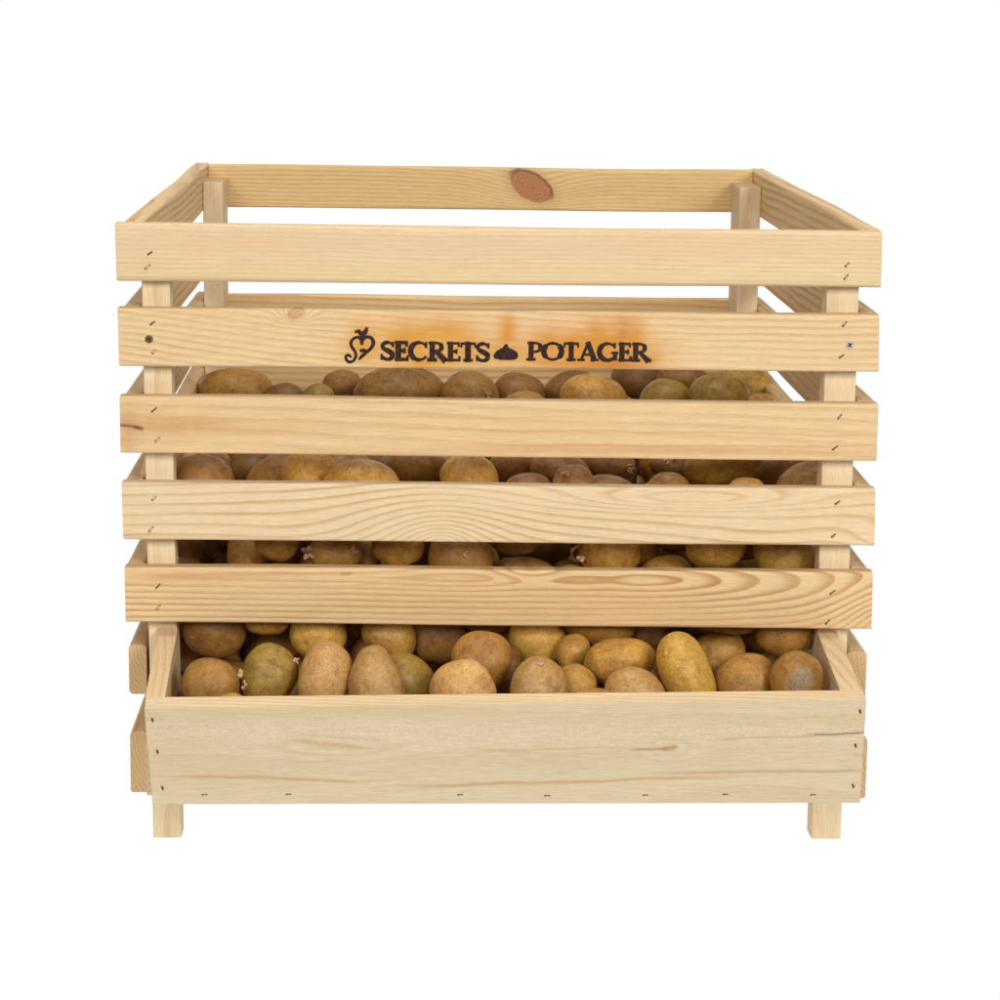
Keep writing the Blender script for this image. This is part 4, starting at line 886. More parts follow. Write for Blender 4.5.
    ('F', (9.38, 21.75, 25.72), (3.93, 3.56, 3.19), ((0.124, 0.531, 0.838), (-0.369, -0.759, 0.536), (0.921, -0.376, 0.101)), 3, 'round dark brown potato in gap under the third slat, sixteenth from left', 'potatoes heaped in the crate'),
    ('F', (23.19, 51.52, 25.99), (2.81, 2.71, 2.52), ((-0.998, -0.051, -0.042), (0.044, -0.986, 0.162), (-0.049, 0.16, 0.986)), 0, 'brown potato buried in the heap behind other potatoes', 'potatoes buried in the heap'),
    ('F', (-1.99, 6.97, 11.0), (4.01, 2.76, 2.91), ((-0.312, -0.798, -0.516), (-0.904, 0.417, -0.099), (0.294, 0.435, -0.851)), 3, 'dark brown potato sliver in tray back row, between seventh and eighth, lower', 'potatoes heaped in the crate'),
    ('F', (-25.14, 43.15, 14.77), (3.15, 2.67, 2.77), ((0.493, 0.864, 0.1), (-0.632, 0.435, -0.641), (-0.597, 0.253, 0.761)), 2, 'brown potato buried in the heap behind other potatoes', 'potatoes buried in the heap'),
    ('F', (5.19, 8.71, 15.56), (3.26, 2.71, 2.31), ((0.375, 0.857, 0.354), (-0.653, -0.027, 0.757), (0.658, -0.515, 0.549)), 2, 'olive brown potato sliver in tray back row, between ninth and tenth, upper', 'potatoes heaped in the crate'),
    ('F', (6.81, 15.23, 18.38), (3.05, 2.53, 2.56), ((0.416, 0.795, 0.441), (-0.591, -0.132, 0.796), (0.691, -0.592, 0.415)), 1, 'golden brown potato sliver gap above the lowest slat, between fifteenth and sixteenth, third down', 'potatoes heaped in the crate'),
    ('F', (11.85, 62.45, 24.85), (4.33, 3.24, 2.94), ((-0.745, 0.591, 0.311), (0.066, 0.529, -0.846), (-0.664, -0.609, -0.433)), 0, 'brown potato buried in the heap behind other potatoes', 'potatoes buried in the heap'),
    ('F', (21.78, 40.52, 13.02), (3.64, 3.54, 3.29), ((-0.041, -0.709, 0.705), (0.695, -0.526, -0.489), (0.718, 0.47, 0.514)), 1, 'brown potato buried in the heap behind other potatoes', 'potatoes buried in the heap'),
    ('F', (-22.61, 46.84, 23.57), (3.44, 2.79, 2.53), ((-0.191, 0.662, -0.725), (-0.054, -0.744, -0.666), (-0.98, -0.087, 0.178)), 3, 'brown potato buried in the heap behind other potatoes', 'potatoes buried in the heap'),
    ('F', (8.94, 45.05, 24.65), (3.27, 3.11, 2.85), ((-0.794, 0.397, 0.46), (-0.338, -0.918, 0.208), (0.505, 0.009, 0.863)), 1, 'brown potato buried in the heap behind other potatoes', 'potatoes buried in the heap'),
    ('F', (0.55, 15.57, 14.73), (3.66, 3.38, 3.32), ((-0.761, -0.547, 0.349), (-0.644, 0.572, -0.507), (0.078, -0.611, -0.788)), 1, 'brown potato buried in the heap behind other potatoes', 'potatoes buried in the heap'),
    ('F', (24.14, 38.52, 24.81), (3.79, 3.17, 2.74), ((-0.068, -0.972, 0.224), (-0.734, 0.2, 0.648), (-0.675, -0.12, -0.728)), 0, 'brown potato buried in the heap behind other potatoes', 'potatoes buried in the heap'),
    ('F', (22.16, 61.16, 23.12), (3.85, 2.68, 2.65), ((-0.011, -0.582, -0.813), (-0.52, -0.691, 0.502), (-0.854, 0.428, -0.295)), 0, 'brown potato buried in the heap behind other potatoes', 'potatoes buried in the heap'),
    ('F', (-19.36, 16.04, 16.13), (3.98, 3.52, 3.06), ((0.849, 0.147, 0.508), (0.414, -0.782, -0.466), (0.328, 0.606, -0.725)), 3, 'dark brown potato sliver in tray back row, between second and third, upper', 'potatoes heaped in the crate'),
    ('F', (-3.88, 60.24, 26.01), (2.95, 2.55, 2.66), ((0.062, 0.843, 0.534), (0.415, -0.509, 0.754), (0.908, 0.175, -0.382)), 3, 'brown potato buried in the heap behind other potatoes', 'potatoes buried in the heap'),
    ('F', (21.47, 9.55, 16.62), (4.04, 3.56, 3.3), ((0.74, 0.522, 0.423), (-0.346, 0.836, -0.426), (-0.576, 0.17, 0.8)), 0, 'brown potato in tray back row, sixteenth from left', 'potatoes heaped in the crate'),
    ('F', (-7.89, 63.38, 22.55), (4.01, 3.42, 3.09), ((0.683, -0.27, -0.679), (0.361, -0.684, 0.634), (-0.635, -0.678, -0.369)), 0, 'brown potato buried in the heap behind other potatoes', 'potatoes buried in the heap'),
    ('F', (16.26, 26.66, 26.94), (3.25, 3.06, 2.68), ((-0.179, 0.722, -0.668), (0.822, 0.483, 0.302), (0.541, -0.495, -0.68)), 2, 'olive brown potato sliver gap under the third slat, between sixteenth and seventeenth, upper', 'potatoes heaped in the crate'),
    ('F', (-9.41, 17.3, 26.1), (4.4, 3.47, 3.37), ((0.56, -0.535, -0.632), (-0.318, -0.844, 0.432), (-0.765, -0.041, -0.643)), 3, 'dark brown potato in gap under the third slat, seventh from left', 'potatoes heaped in the crate'),
    ('F', (20.13, 44.88, 24.97), (3.28, 2.78, 2.75), ((0.809, 0.321, -0.493), (0.472, 0.145, 0.87), (0.35, -0.936, -0.034)), 3, 'brown potato buried in the heap behind other potatoes', 'potatoes buried in the heap'),
    ('F', (-1.3, 27.3, 23.38), (3.87, 3.13, 3.09), ((0.368, -0.677, -0.638), (-0.799, 0.121, -0.589), (0.476, 0.726, -0.496)), 3, 'brown potato buried in the heap behind other potatoes', 'potatoes buried in the heap'),
    ('F', (2.56, 19.88, 28.3), (3.37, 2.82, 2.64), ((-1.0, -0.008, 0.027), (0.028, -0.082, 0.996), (-0.006, 0.997, 0.082)), 3, 'dark brown potato sliver gap under the third slat, between ninth and tenth, lower', 'potatoes heaped in the crate'),
    ('F', (-3.46, 36.92, 26.29), (3.69, 3.24, 2.94), ((0.306, -0.905, 0.296), (0.952, 0.301, -0.061), (-0.034, 0.3, 0.953)), 0, 'brown potato buried in the heap behind other potatoes', 'potatoes buried in the heap'),
    ('F', (-17.31, 11.69, 23.0), (4.19, 3.32, 3.08), ((-0.426, -0.371, 0.825), (-0.729, -0.4, -0.556), (0.536, -0.838, -0.099)), 2, 'olive brown potato in gap above the lowest slat, sixth from left', 'potatoes heaped in the crate'),
    ('F', (6.06, 26.35, 28.17), (2.88, 2.59, 2.35), ((0.093, -0.532, 0.841), (-0.458, 0.727, 0.511), (-0.884, -0.433, -0.176)), 1, 'brown potato buried in the heap behind other potatoes', 'potatoes buried in the heap'),
    ('F', (-16.65, 22.95, 26.14), (3.56, 2.58, 2.69), ((-0.181, 0.973, -0.141), (-0.195, 0.105, 0.975), (0.964, 0.204, 0.171)), 1, 'brown potato buried in the heap behind other potatoes', 'potatoes buried in the heap'),
    ('F', (-7.36, 20.2, 18.79), (4.1, 2.95, 2.51), ((-0.176, -0.629, -0.757), (0.34, -0.761, 0.553), (-0.924, -0.16, 0.348)), 3, 'dark brown potato sliver gap above the lowest slat, between tenth and eleventh, lower', 'potatoes heaped in the crate'),
    ('F', (-25.39, 27.67, 18.78), (2.95, 2.68, 2.75), ((-0.235, 0.886, -0.4), (-0.523, 0.232, 0.82), (0.819, 0.402, 0.409)), 1, 'brown potato buried in the heap behind other potatoes', 'potatoes buried in the heap'),
    ('F', (23.2, 25.51, 27.31), (4.07, 3.28, 2.99), ((0.018, 0.477, -0.879), (0.958, -0.261, -0.122), (-0.288, -0.839, -0.461)), 0, 'brown potato buried in the heap behind other potatoes', 'potatoes buried in the heap'),
    ('F', (-24.13, 57.88, 12.93), (3.48, 2.97, 2.69), ((-0.494, 0.318, 0.809), (-0.749, -0.628, -0.211), (0.441, -0.711, 0.548)), 1, 'brown potato buried in the heap behind other potatoes', 'potatoes buried in the heap'),
    ('F', (-20.41, 24.03, 11.32), (3.01, 2.56, 2.57), ((0.207, 0.311, -0.927), (-0.231, -0.906, -0.355), (-0.951, 0.288, -0.116)), 3, 'dark brown potato sliver in tray back row, between second and third, fourth down', 'potatoes heaped in the crate'),
    ('F', (23.64, 22.47, 11.91), (3.92, 3.73, 3.46), ((0.512, -0.184, -0.839), (0.849, -0.04, 0.527), (-0.13, -0.982, 0.136)), 1, 'brown potato buried in the heap behind other potatoes', 'potatoes buried in the heap'),
    ('F', (24.41, 31.3, 20.76), (3.91, 3.52, 3.41), ((0.2, -0.937, 0.285), (0.619, -0.105, -0.778), (0.759, 0.332, 0.559)), 2, 'brown potato buried in the heap behind other potatoes', 'potatoes buried in the heap'),
    ('F', (-22.98, 61.61, 19.56), (3.85, 3.02, 2.53), ((-0.142, -0.74, 0.657), (0.518, 0.51, 0.686), (-0.843, 0.438, 0.311)), 3, 'brown potato buried in the heap behind other potatoes', 'potatoes buried in the heap'),
    ('F', (-20.88, 17.84, 27.75), (3.41, 2.67, 2.39), ((-0.868, 0.436, 0.237), (0.247, -0.033, 0.968), (0.43, 0.899, -0.079)), 3, 'dark brown potato sliver gap under the third slat, between first and second, upper', 'potatoes heaped in the crate'),
    ('F', (0.39, 65.51, 12.83), (3.43, 3.17, 3.06), ((0.495, -0.393, 0.775), (-0.368, 0.713, 0.597), (-0.787, -0.581, 0.208)), 1, 'brown potato buried in the heap behind other potatoes', 'potatoes buried in the heap'),
    ('F', (-3.09, 55.49, 23.04), (3.51, 2.9, 2.64), ((-0.911, -0.306, 0.277), (0.208, 0.24, 0.948), (-0.356, 0.921, -0.155)), 0, 'brown potato buried in the heap behind other potatoes', 'potatoes buried in the heap'),
    ('F', (20.64, 11.16, 24.2), (3.64, 3.01, 2.98), ((-0.826, 0.549, -0.131), (-0.323, -0.271, 0.907), (0.462, 0.791, 0.401)), 3, 'dark brown potato in gap above the lowest slat, second from right', 'potatoes heaped in the crate'),
    ('F', (3.23, 8.88, 10.78), (2.74, 2.62, 2.45), ((0.362, -0.1, 0.927), (-0.508, 0.812, 0.286), (-0.782, -0.574, 0.243)), 2, 'brown potato buried in the heap behind other potatoes', 'potatoes buried in the heap'),
    ('F', (10.21, 3.4, 12.22), (3.66, 2.8, 2.85), ((-0.866, 0.46, 0.198), (0.103, -0.222, 0.97), (0.49, 0.86, 0.145)), 0, 'brown potato sliver in tray back row, between thirteenth and fourteenth, fifth down', 'potatoes heaped in the crate'),
    ('F', (22.61, 57.9, 12.02), (3.53, 2.68, 2.57), ((0.142, 0.233, -0.962), (-0.976, 0.197, -0.097), (0.167, 0.952, 0.255)), 2, 'brown potato buried in the heap behind other potatoes', 'potatoes buried in the heap'),
    ('F', (-8.32, 9.36, 20.92), (3.41, 2.42, 2.25), ((0.609, -0.671, 0.424), (0.467, -0.129, -0.875), (0.641, 0.73, 0.235)), 2, 'long olive brown potato in gap above the lowest slat, tenth from left', 'potatoes heaped in the crate'),
    ('F', (9.43, 17.29, 10.95), (3.68, 2.68, 2.76), ((0.732, 0.315, 0.604), (0.615, -0.687, -0.388), (0.293, 0.655, -0.697)), 3, 'dark brown potato sliver in tray back row, between tenth and eleventh, upper', 'potatoes heaped in the crate'),
    ('F', (-24.86, 18.17, 12.27), (3.94, 3.34, 2.9), ((-0.265, -0.491, 0.83), (-0.829, -0.324, -0.457), (0.493, -0.808, -0.321)), 3, 'dark brown potato sliver in tray back row, between second and third, third down', 'potatoes heaped in the crate'),
    ('F', (14.52, 11.76, 19.19), (3.19, 2.86, 2.49), ((-0.842, -0.086, -0.532), (0.516, -0.416, -0.749), (-0.157, -0.905, 0.395)), 1, 'round golden brown potato in gap above the lowest slat, twentieth from left', 'potatoes heaped in the crate'),
    ('F', (-10.85, 3.08, 10.65), (3.18, 2.72, 2.37), ((-0.687, 0.468, -0.556), (0.326, 0.882, 0.339), (0.649, 0.052, -0.759)), 0, 'brown potato buried in the heap behind other potatoes', 'potatoes buried in the heap'),
    ('F', (-14.62, 65.55, 24.14), (3.16, 2.55, 2.54), ((-0.488, 0.731, -0.476), (0.869, 0.456, -0.191), (0.077, -0.507, -0.858)), 2, 'brown potato buried in the heap behind other potatoes', 'potatoes buried in the heap'),
    ('F', (24.24, 55.42, 20.64), (4.42, 3.42, 2.9), ((0.379, 0.589, -0.714), (0.207, 0.698, 0.686), (0.902, -0.408, 0.143)), 2, 'brown potato buried in the heap behind other potatoes', 'potatoes buried in the heap'),
    ('F', (15.49, 14.88, 13.68), (3.0, 2.68, 2.3), ((-0.722, -0.606, -0.334), (0.208, -0.651, 0.731), (-0.66, 0.458, 0.596)), 3, 'dark brown potato sliver in tray back row, between thirteenth and fourteenth, second down', 'potatoes heaped in the crate'),
    ('F', (-15.16, 11.16, 16.77), (3.61, 3.28, 3.25), ((0.305, 0.173, -0.936), (0.946, -0.168, 0.277), (-0.11, -0.971, -0.215)), 0, 'brown potato sliver in tray back row, between fourth and fifth, upper', 'potatoes heaped in the crate'),
    ('F', (8.59, 36.14, 26.5), (3.51, 3.2, 3.03), ((0.566, 0.821, 0.07), (0.376, -0.332, 0.865), (0.734, -0.464, -0.496)), 0, 'brown potato buried in the heap behind other potatoes', 'potatoes buried in the heap'),
    ('F', (-12.85, 11.66, 27.3), (3.62, 3.38, 2.97), ((0.392, -0.114, -0.913), (-0.229, -0.973, 0.023), (-0.891, 0.2, -0.407)), 0, 'round brown potato in gap under the third slat, fifth from left', 'potatoes heaped in the crate'),
    ('F', (-3.17, 30.97, 28.37), (2.76, 2.48, 2.31), ((-0.751, -0.033, -0.66), (0.661, -0.025, -0.75), (0.008, -0.999, 0.041)), 0, 'brown potato buried in the heap behind other potatoes', 'potatoes buried in the heap'),
    ('F', (-17.75, 60.02, 25.14), (2.91, 2.63, 2.42), ((0.149, 0.209, -0.966), (0.653, 0.713, 0.255), (0.743, -0.669, -0.03)), 3, 'brown potato buried in the heap behind other potatoes', 'potatoes buried in the heap'),
    ('F', (2.05, 32.39, 26.8), (3.46, 3.24, 3.12), ((0.677, -0.45, 0.583), (-0.323, -0.893, -0.313), (0.661, 0.024, -0.75)), 3, 'brown potato buried in the heap behind other potatoes', 'potatoes buried in the heap'),
    ('F', (13.33, 49.18, 22.06), (4.64, 3.26, 3.15), ((0.578, 0.153, -0.801), (0.09, 0.964, 0.249), (0.811, -0.216, 0.544)), 0, 'brown potato buried in the heap behind other potatoes', 'potatoes buried in the heap'),
    ('F', (12.23, 31.14, 26.05), (3.74, 2.78, 2.37), ((-0.238, -0.704, -0.67), (0.015, -0.692, 0.722), (-0.971, 0.162, 0.175)), 2, 'olive brown potato sliver gap under the third slat, between sixteenth and seventeenth, middle', 'potatoes heaped in the crate'),
    ('F', (-15.92, 14.57, 11.56), (3.21, 2.6, 2.59), ((0.682, 0.482, -0.55), (0.689, -0.17, 0.705), (0.246, -0.86, -0.448)), 1, 'golden brown potato sliver in tray back row, between fourth and fifth, second down', 'potatoes heaped in the crate'),
    ('F', (-2.93, 8.88, 25.15), (3.29, 2.79, 2.86), ((-0.815, 0.31, -0.489), (-0.093, 0.764, 0.639), (0.572, 0.566, -0.594)), 2, 'olive brown potato sliver gap above the lowest slat, between eleventh and twelfth, upper', 'potatoes heaped in the crate'),
    ('F', (-8.23, 40.83, 23.51), (4.05, 2.97, 2.52), ((0.16, -0.32, -0.934), (0.965, -0.149, 0.216), (-0.209, -0.935, 0.285)), 3, 'brown potato buried in the heap behind other potatoes', 'potatoes buried in the heap'),
    ('F', (-3.67, 15.34, 27.0), (3.18, 2.56, 2.33), ((0.159, 0.888, 0.43), (-0.968, 0.054, 0.246), (0.195, -0.456, 0.869)), 2, 'olive brown potato sliver gap under the third slat, between eighth and ninth', 'potatoes heaped in the crate'),
    ('F', (4.3, 58.6, 22.35), (3.88, 2.87, 2.47), ((0.262, 0.956, -0.134), (0.38, -0.229, -0.896), (-0.887, 0.184, -0.423)), 0, 'brown potato buried in the heap behind other potatoes', 'potatoes buried in the heap'),
    ('F', (-22.15, 38.42, 14.51), (3.19, 2.74, 2.45), ((-0.203, 0.979, -0.005), (-0.35, -0.068, 0.934), (0.914, 0.192, 0.356)), 0, 'brown potato buried in the heap behind other potatoes', 'potatoes buried in the heap'),
    ('F', (-24.22, 39.71, 21.28), (3.7, 2.96, 2.58), ((-0.504, 0.711, -0.49), (-0.703, -0.008, 0.711), (0.501, 0.703, 0.504)), 0, 'brown potato buried in the heap behind other potatoes', 'potatoes buried in the heap'),
    ('F', (23.25, 5.76, 11.49), (3.15, 2.68, 2.54), ((-0.17, 0.912, -0.372), (-0.767, 0.115, 0.632), (0.619, 0.393, 0.68)), 2, 'olive brown potato sliver in tray back row, between sixteenth and seventeenth, upper', 'potatoes heaped in the crate'),
    ('F', (-0.01, 24.42, 28.48), (2.95, 2.57, 2.42), ((0.508, -0.636, 0.58), (0.761, 0.018, -0.648), (0.402, 0.771, 0.493)), 1, 'golden brown potato sliver gap under the third slat, between ninth and tenth, upper', 'potatoes heaped in the crate'),
    ('F', (-24.75, 49.1, 18.19), (3.05, 2.64, 2.41), ((0.442, -0.408, -0.799), (-0.349, 0.742, -0.572), (0.826, 0.532, 0.186)), 3, 'brown potato buried in the heap behind other potatoes', 'potatoes buried in the heap'),
    ('F', (-23.25, 8.18, 16.88), (3.09, 2.67, 2.31), ((0.378, 0.463, 0.801), (-0.88, 0.449, 0.155), (-0.288, -0.764, 0.578)), 3, 'brown potato buried in the heap behind other potatoes', 'potatoes buried in the heap'),
    ('F', (21.39, 33.29, 28.11), (2.79, 2.54, 2.48), ((0.505, -0.269, 0.82), (0.861, 0.225, -0.457), (-0.061, 0.936, 0.345)), 3, 'brown potato buried in the heap behind other potatoes', 'potatoes buried in the heap'),
    ('F', (5.46, 18.85, 21.86), (3.22, 2.45, 2.37), ((0.834, 0.293, 0.468), (-0.529, 0.665, 0.527), (-0.157, -0.687, 0.709)), 1, 'golden brown potato sliver gap above the lowest slat, between fifteenth and sixteenth, upper', 'potatoes heaped in the crate'),
    ('F', (-14.72, 30.23, 27.69), (3.62, 3.3, 3.0), ((-0.559, -0.376, 0.739), (-0.783, -0.054, -0.62), (0.273, -0.925, -0.264)), 2, 'brown potato buried in the heap behind other potatoes', 'potatoes buried in the heap'),
    ('F', (15.9, 20.75, 27.77), (3.5, 2.65, 2.42), ((-0.503, 0.62, -0.602), (0.726, -0.076, -0.684), (-0.47, -0.781, -0.412)), 1, 'golden brown potato in gap under the third slat, seventeenth from left', 'potatoes heaped in the crate'),
    ('F', (-22.48, 3.25, 11.79), (2.83, 2.71, 2.31), ((-0.953, -0.21, 0.218), (-0.188, 0.975, 0.121), (-0.238, 0.075, -0.968)), 3, 'dark brown potato sliver in tray back row, between second and third, eighth down', 'potatoes heaped in the crate'),
    ('F', (22.73, 63.86, 11.77), (3.11, 2.69, 2.46), ((-0.972, -0.228, -0.055), (-0.182, 0.587, 0.789), (-0.147, 0.777, -0.612)), 1, 'brown potato buried in the heap behind other potatoes', 'potatoes buried in the heap'),
    ('F', (-16.72, 35.8, 27.54), (3.08, 2.4, 2.38), ((-0.974, -0.226, 0.022), (0.222, -0.925, 0.308), (-0.049, 0.305, 0.951)), 1, 'brown potato buried in the heap behind other potatoes', 'potatoes buried in the heap'),
    ('F', (18.8, 65.56, 24.51), (3.6, 2.56, 2.49), ((-0.06, -0.827, 0.559), (0.433, 0.483, 0.761), (-0.899, 0.288, 0.329)), 0, 'brown potato buried in the heap behind other potatoes', 'potatoes buried in the heap'),
    ('F', (19.49, 10.6, 10.68), (3.35, 2.63, 2.71), ((0.424, 0.882, -0.206), (-0.853, 0.312, -0.419), (-0.305, 0.354, 0.884)), 3, 'brown potato buried in the heap behind other potatoes', 'potatoes buried in the heap'),
    ('F', (-4.33, 12.87, 10.68), (3.13, 2.76, 2.43), ((-0.283, 0.701, 0.654), (-0.958, -0.241, -0.157), (0.048, -0.671, 0.74)), 1, 'golden brown potato sliver in tray back row, between sixth and seventh, lower', 'potatoes heaped in the crate'),
    ('F', (-5.25, 21.31, 28.4), (3.37, 2.65, 2.57), ((0.204, -0.45, 0.869), (0.953, 0.296, -0.07), (-0.226, 0.842, 0.489)), 3, 'brown potato buried in the heap behind other potatoes', 'potatoes buried in the heap'),
    ('F', (25.37, 13.61, 18.76), (3.19, 2.4, 2.59), ((0.004, 0.093, -0.996), (0.778, -0.625, -0.055), (-0.628, -0.775, -0.075)), 0, 'brown potato buried in the heap behind other potatoes', 'potatoes buried in the heap'),
    ('F', (-23.47, 34.46, 27.48), (2.84, 2.59, 2.27), ((-0.277, 0.929, -0.244), (0.824, 0.099, -0.558), (-0.494, -0.356, -0.793)), 1, 'brown potato buried in the heap behind other potatoes', 'potatoes buried in the heap'),
    ('F', (-25.21, 55.69, 19.19), (2.54, 2.04, 1.86), ((0.269, -0.771, 0.577), (0.917, 0.022, -0.399), (0.294, 0.636, 0.713)), 0, 'brown potato buried in the heap behind other potatoes', 'potatoes buried in the heap'),
    ('F', (-12.47, 49.45, 25.81), (2.5, 2.09, 1.9), ((0.636, -0.763, 0.116), (-0.108, -0.236, -0.966), (0.764, 0.602, -0.233)), 0, 'brown potato buried in the heap behind other potatoes', 'potatoes buried in the heap'),
    ('F', (-16.15, 6.13, 11.16), (2.79, 2.04, 1.95), ((0.237, 0.757, -0.609), (-0.934, 0.004, -0.358), (-0.268, 0.654, 0.708)), 1, 'golden brown potato sliver in tray back row, between fourth and fifth, third down', 'potatoes heaped in the crate'),
    ('F', (23.91, 45.08, 21.7), (2.31, 1.95, 1.8), ((0.713, -0.331, 0.618), (0.655, 0.631, -0.416), (-0.252, 0.701, 0.667)), 2, 'brown potato buried in the heap behind other potatoes', 'potatoes buried in the heap'),
    ('F', (-21.51, 14.85, 23.37), (2.64, 2.09, 2.15), ((0.625, -0.423, -0.656), (0.763, 0.506, 0.402), (0.162, -0.752, 0.639)), 1, 'golden brown potato sliver gap above the lowest slat, between third and fourth, upper', 'potatoes heaped in the crate'),
    ('F', (-25.01, 23.53, 16.44), (2.57, 2.04, 1.84), ((-0.079, 0.047, 0.996), (0.302, 0.953, -0.021), (-0.95, 0.299, -0.089)), 0, 'brown potato buried in the heap behind other potatoes', 'potatoes buried in the heap'),
    ('F', (4.97, 15.14, 28.27), (2.4, 2.05, 2.15), ((-0.915, 0.092, -0.392), (0.36, -0.248, -0.899), (-0.18, -0.964, 0.194)), 3, 'dark brown potato sliver gap under the third slat, between eleventh and twelfth', 'potatoes heaped in the crate'),
    ('F', (17.87, 5.4, 18.01), (2.3, 1.99, 1.83), ((-0.425, -0.859, -0.287), (-0.758, 0.511, -0.407), (0.495, 0.044, -0.868)), 1, 'golden brown potato sliver in tray back row, between thirteenth and fourteenth, upper', 'potatoes heaped in the crate'),
    ('F', (26.18, 44.81, 24.6), (2.73, 1.89, 1.92), ((0.297, -0.345, 0.89), (-0.798, 0.423, 0.43), (-0.525, -0.838, -0.15)), 2, 'brown potato buried in the heap behind other potatoes', 'potatoes buried in the heap'),
    ('F', (19.88, 57.02, 24.74), (2.7, 2.0, 1.89), ((0.521, 0.573, -0.633), (0.415, -0.818, -0.399), (-0.746, -0.054, -0.664)), 2, 'brown potato buried in the heap behind other potatoes', 'potatoes buried in the heap'),
    ('F', (-25.45, 17.33, 25.6), (2.89, 1.98, 1.88), ((-0.37, -0.204, 0.906), (-0.878, 0.395, -0.269), (-0.304, -0.896, -0.325)), 1, 'brown potato buried in the heap behind other potatoes', 'potatoes buried in the heap'),
    ('F', (-25.13, 9.05, 25.58), (2.27, 1.97, 1.75), ((-0.411, -0.446, -0.795), (0.541, 0.583, -0.606), (0.734, -0.679, 0.001)), 1, 'brown potato buried in the heap behind other potatoes', 'potatoes buried in the heap'),
    ('F', (-24.94, 25.46, 10.66), (2.25, 1.93, 1.9), ((0.468, 0.758, -0.454), (0.875, -0.327, 0.356), (0.122, -0.564, -0.817)), 0, 'brown potato buried in the heap behind other potatoes', 'potatoes buried in the heap'),
    ('F', (-23.71, 18.19, 21.61), (2.38, 2.11, 1.92), ((0.43, 0.884, -0.182), (0.643, -0.159, 0.749), (0.633, -0.44, -0.637)), 0, 'brown potato sliver gap above the lowest slat, between third and fourth, lower', 'potatoes heaped in the crate'),
    ('F', (-8.08, 5.07, 19.79), (2.43, 2.21, 2.1), ((-0.846, 0.532, -0.038), (-0.385, -0.559, 0.734), (0.369, 0.636, 0.678)), 1, 'brown potato buried in the heap behind other potatoes', 'potatoes buried in the heap'),
    ('F', (16.47, 5.4, 10.82), (2.33, 2.21, 2.15), ((-0.293, -0.888, 0.355), (0.914, -0.369, -0.168), (0.28, 0.275, 0.92)), 1, 'brown potato buried in the heap behind other potatoes', 'potatoes buried in the heap'),
    ('F', (10.64, 7.62, 18.59), (3.26, 2.44, 2.05), ((-0.725, 0.555, 0.409), (-0.017, -0.608, 0.794), (0.689, 0.568, 0.45)), 1, 'brown potato buried in the heap behind other potatoes', 'potatoes buried in the heap'),
    ('F', (7.9, 8.37, 10.73), (2.87, 2.25, 2.23), ((0.206, 0.663, 0.72), (0.117, -0.747, 0.654), (0.972, -0.051, -0.232)), 1, 'brown potato buried in the heap behind other potatoes', 'potatoes buried in the heap'),
    ('F', (14.54, 9.31, 25.23), (3.25, 2.29, 2.25), ((0.551, -0.835, -0.009), (-0.258, -0.18, 0.949), (-0.794, -0.521, -0.314)), 1, 'long golden brown potato in gap above the lowest slat, nineteenth from left', 'potatoes heaped in the crate'),
    ('F', (19.25, 18.64, 12.59), (2.96, 2.3, 2.03), ((0.302, -0.943, 0.141), (-0.051, 0.131, 0.99), (-0.952, -0.306, -0.008)), 1, 'golden brown potato sliver in tray back row, between thirteenth and fourteenth, third down', 'potatoes heaped in the crate'),
    ('F', (-24.82, 51.12, 22.94), (2.7, 2.12, 2.17), ((-0.988, -0.141, -0.068), (-0.031, 0.602, -0.798), (0.153, -0.786, -0.599)), 2, 'brown potato buried in the heap behind other potatoes', 'potatoes buried in the heap'),
    ('F', (-7.49, 57.32, 26.94), (2.83, 2.34, 2.22), ((-0.781, 0.478, -0.401), (0.092, -0.547, -0.832), (-0.617, -0.687, 0.384)), 1, 'brown potato buried in the heap behind other potatoes', 'potatoes buried in the heap'),
    ('F', (-24.52, 30.57, 23.49), (2.65, 2.17, 2.04), ((-0.235, 0.972, -0.023), (0.35, 0.062, -0.935), (-0.907, -0.228, -0.354)), 0, 'brown potato buried in the heap behind other potatoes', 'potatoes buried in the heap'),
    ('F', (16.7, 61.5, 22.93), (3.52, 2.57, 2.17), ((-0.067, -0.454, -0.889), (0.308, -0.857, 0.414), (-0.949, -0.246, 0.197)), 0, 'brown potato buried in the heap behind other potatoes', 'potatoes buried in the heap'),
    ('F', (8.52, 9.25, 23.1), (2.8, 1.98, 1.91), ((0.355, -0.808, 0.47), (-0.383, -0.585, -0.715), (0.853, 0.074, -0.517)), 0, 'brown potato sliver gap above the lowest slat, between fifteenth and sixteenth, second down', 'potatoes heaped in the crate'),
    ('F', (-11.89, 6.06, 17.51), (2.35, 1.96, 1.86), ((-0.445, 0.407, -0.798), (-0.464, -0.867, -0.183), (-0.766, 0.289, 0.575)), 3, 'dark brown potato sliver in tray back row, between fifth and sixth, upper', 'potatoes heaped in the crate'),
    ('F', (-7.82, 45.3, 26.77), (2.83, 2.13, 1.85), ((0.991, -0.13, 0.023), (-0.075, -0.41, 0.909), (-0.109, -0.903, -0.416)), 2, 'brown potato buried in the heap behind other potatoes', 'potatoes buried in the heap'),
    ('F', (-2.86, 65.58, 25.82), (2.49, 2.3, 2.17), ((-0.811, -0.181, -0.556), (0.058, -0.971, 0.232), (-0.582, 0.156, 0.798)), 1, 'brown potato buried in the heap behind other potatoes', 'potatoes buried in the heap'),
    ('F', (0.13, 50.64, 24.45), (2.34, 2.21, 1.96), ((-0.364, 0.259, 0.894), (-0.807, -0.568, -0.164), (0.465, -0.781, 0.416)), 3, 'brown potato buried in the heap behind other potatoes', 'potatoes buried in the heap'),
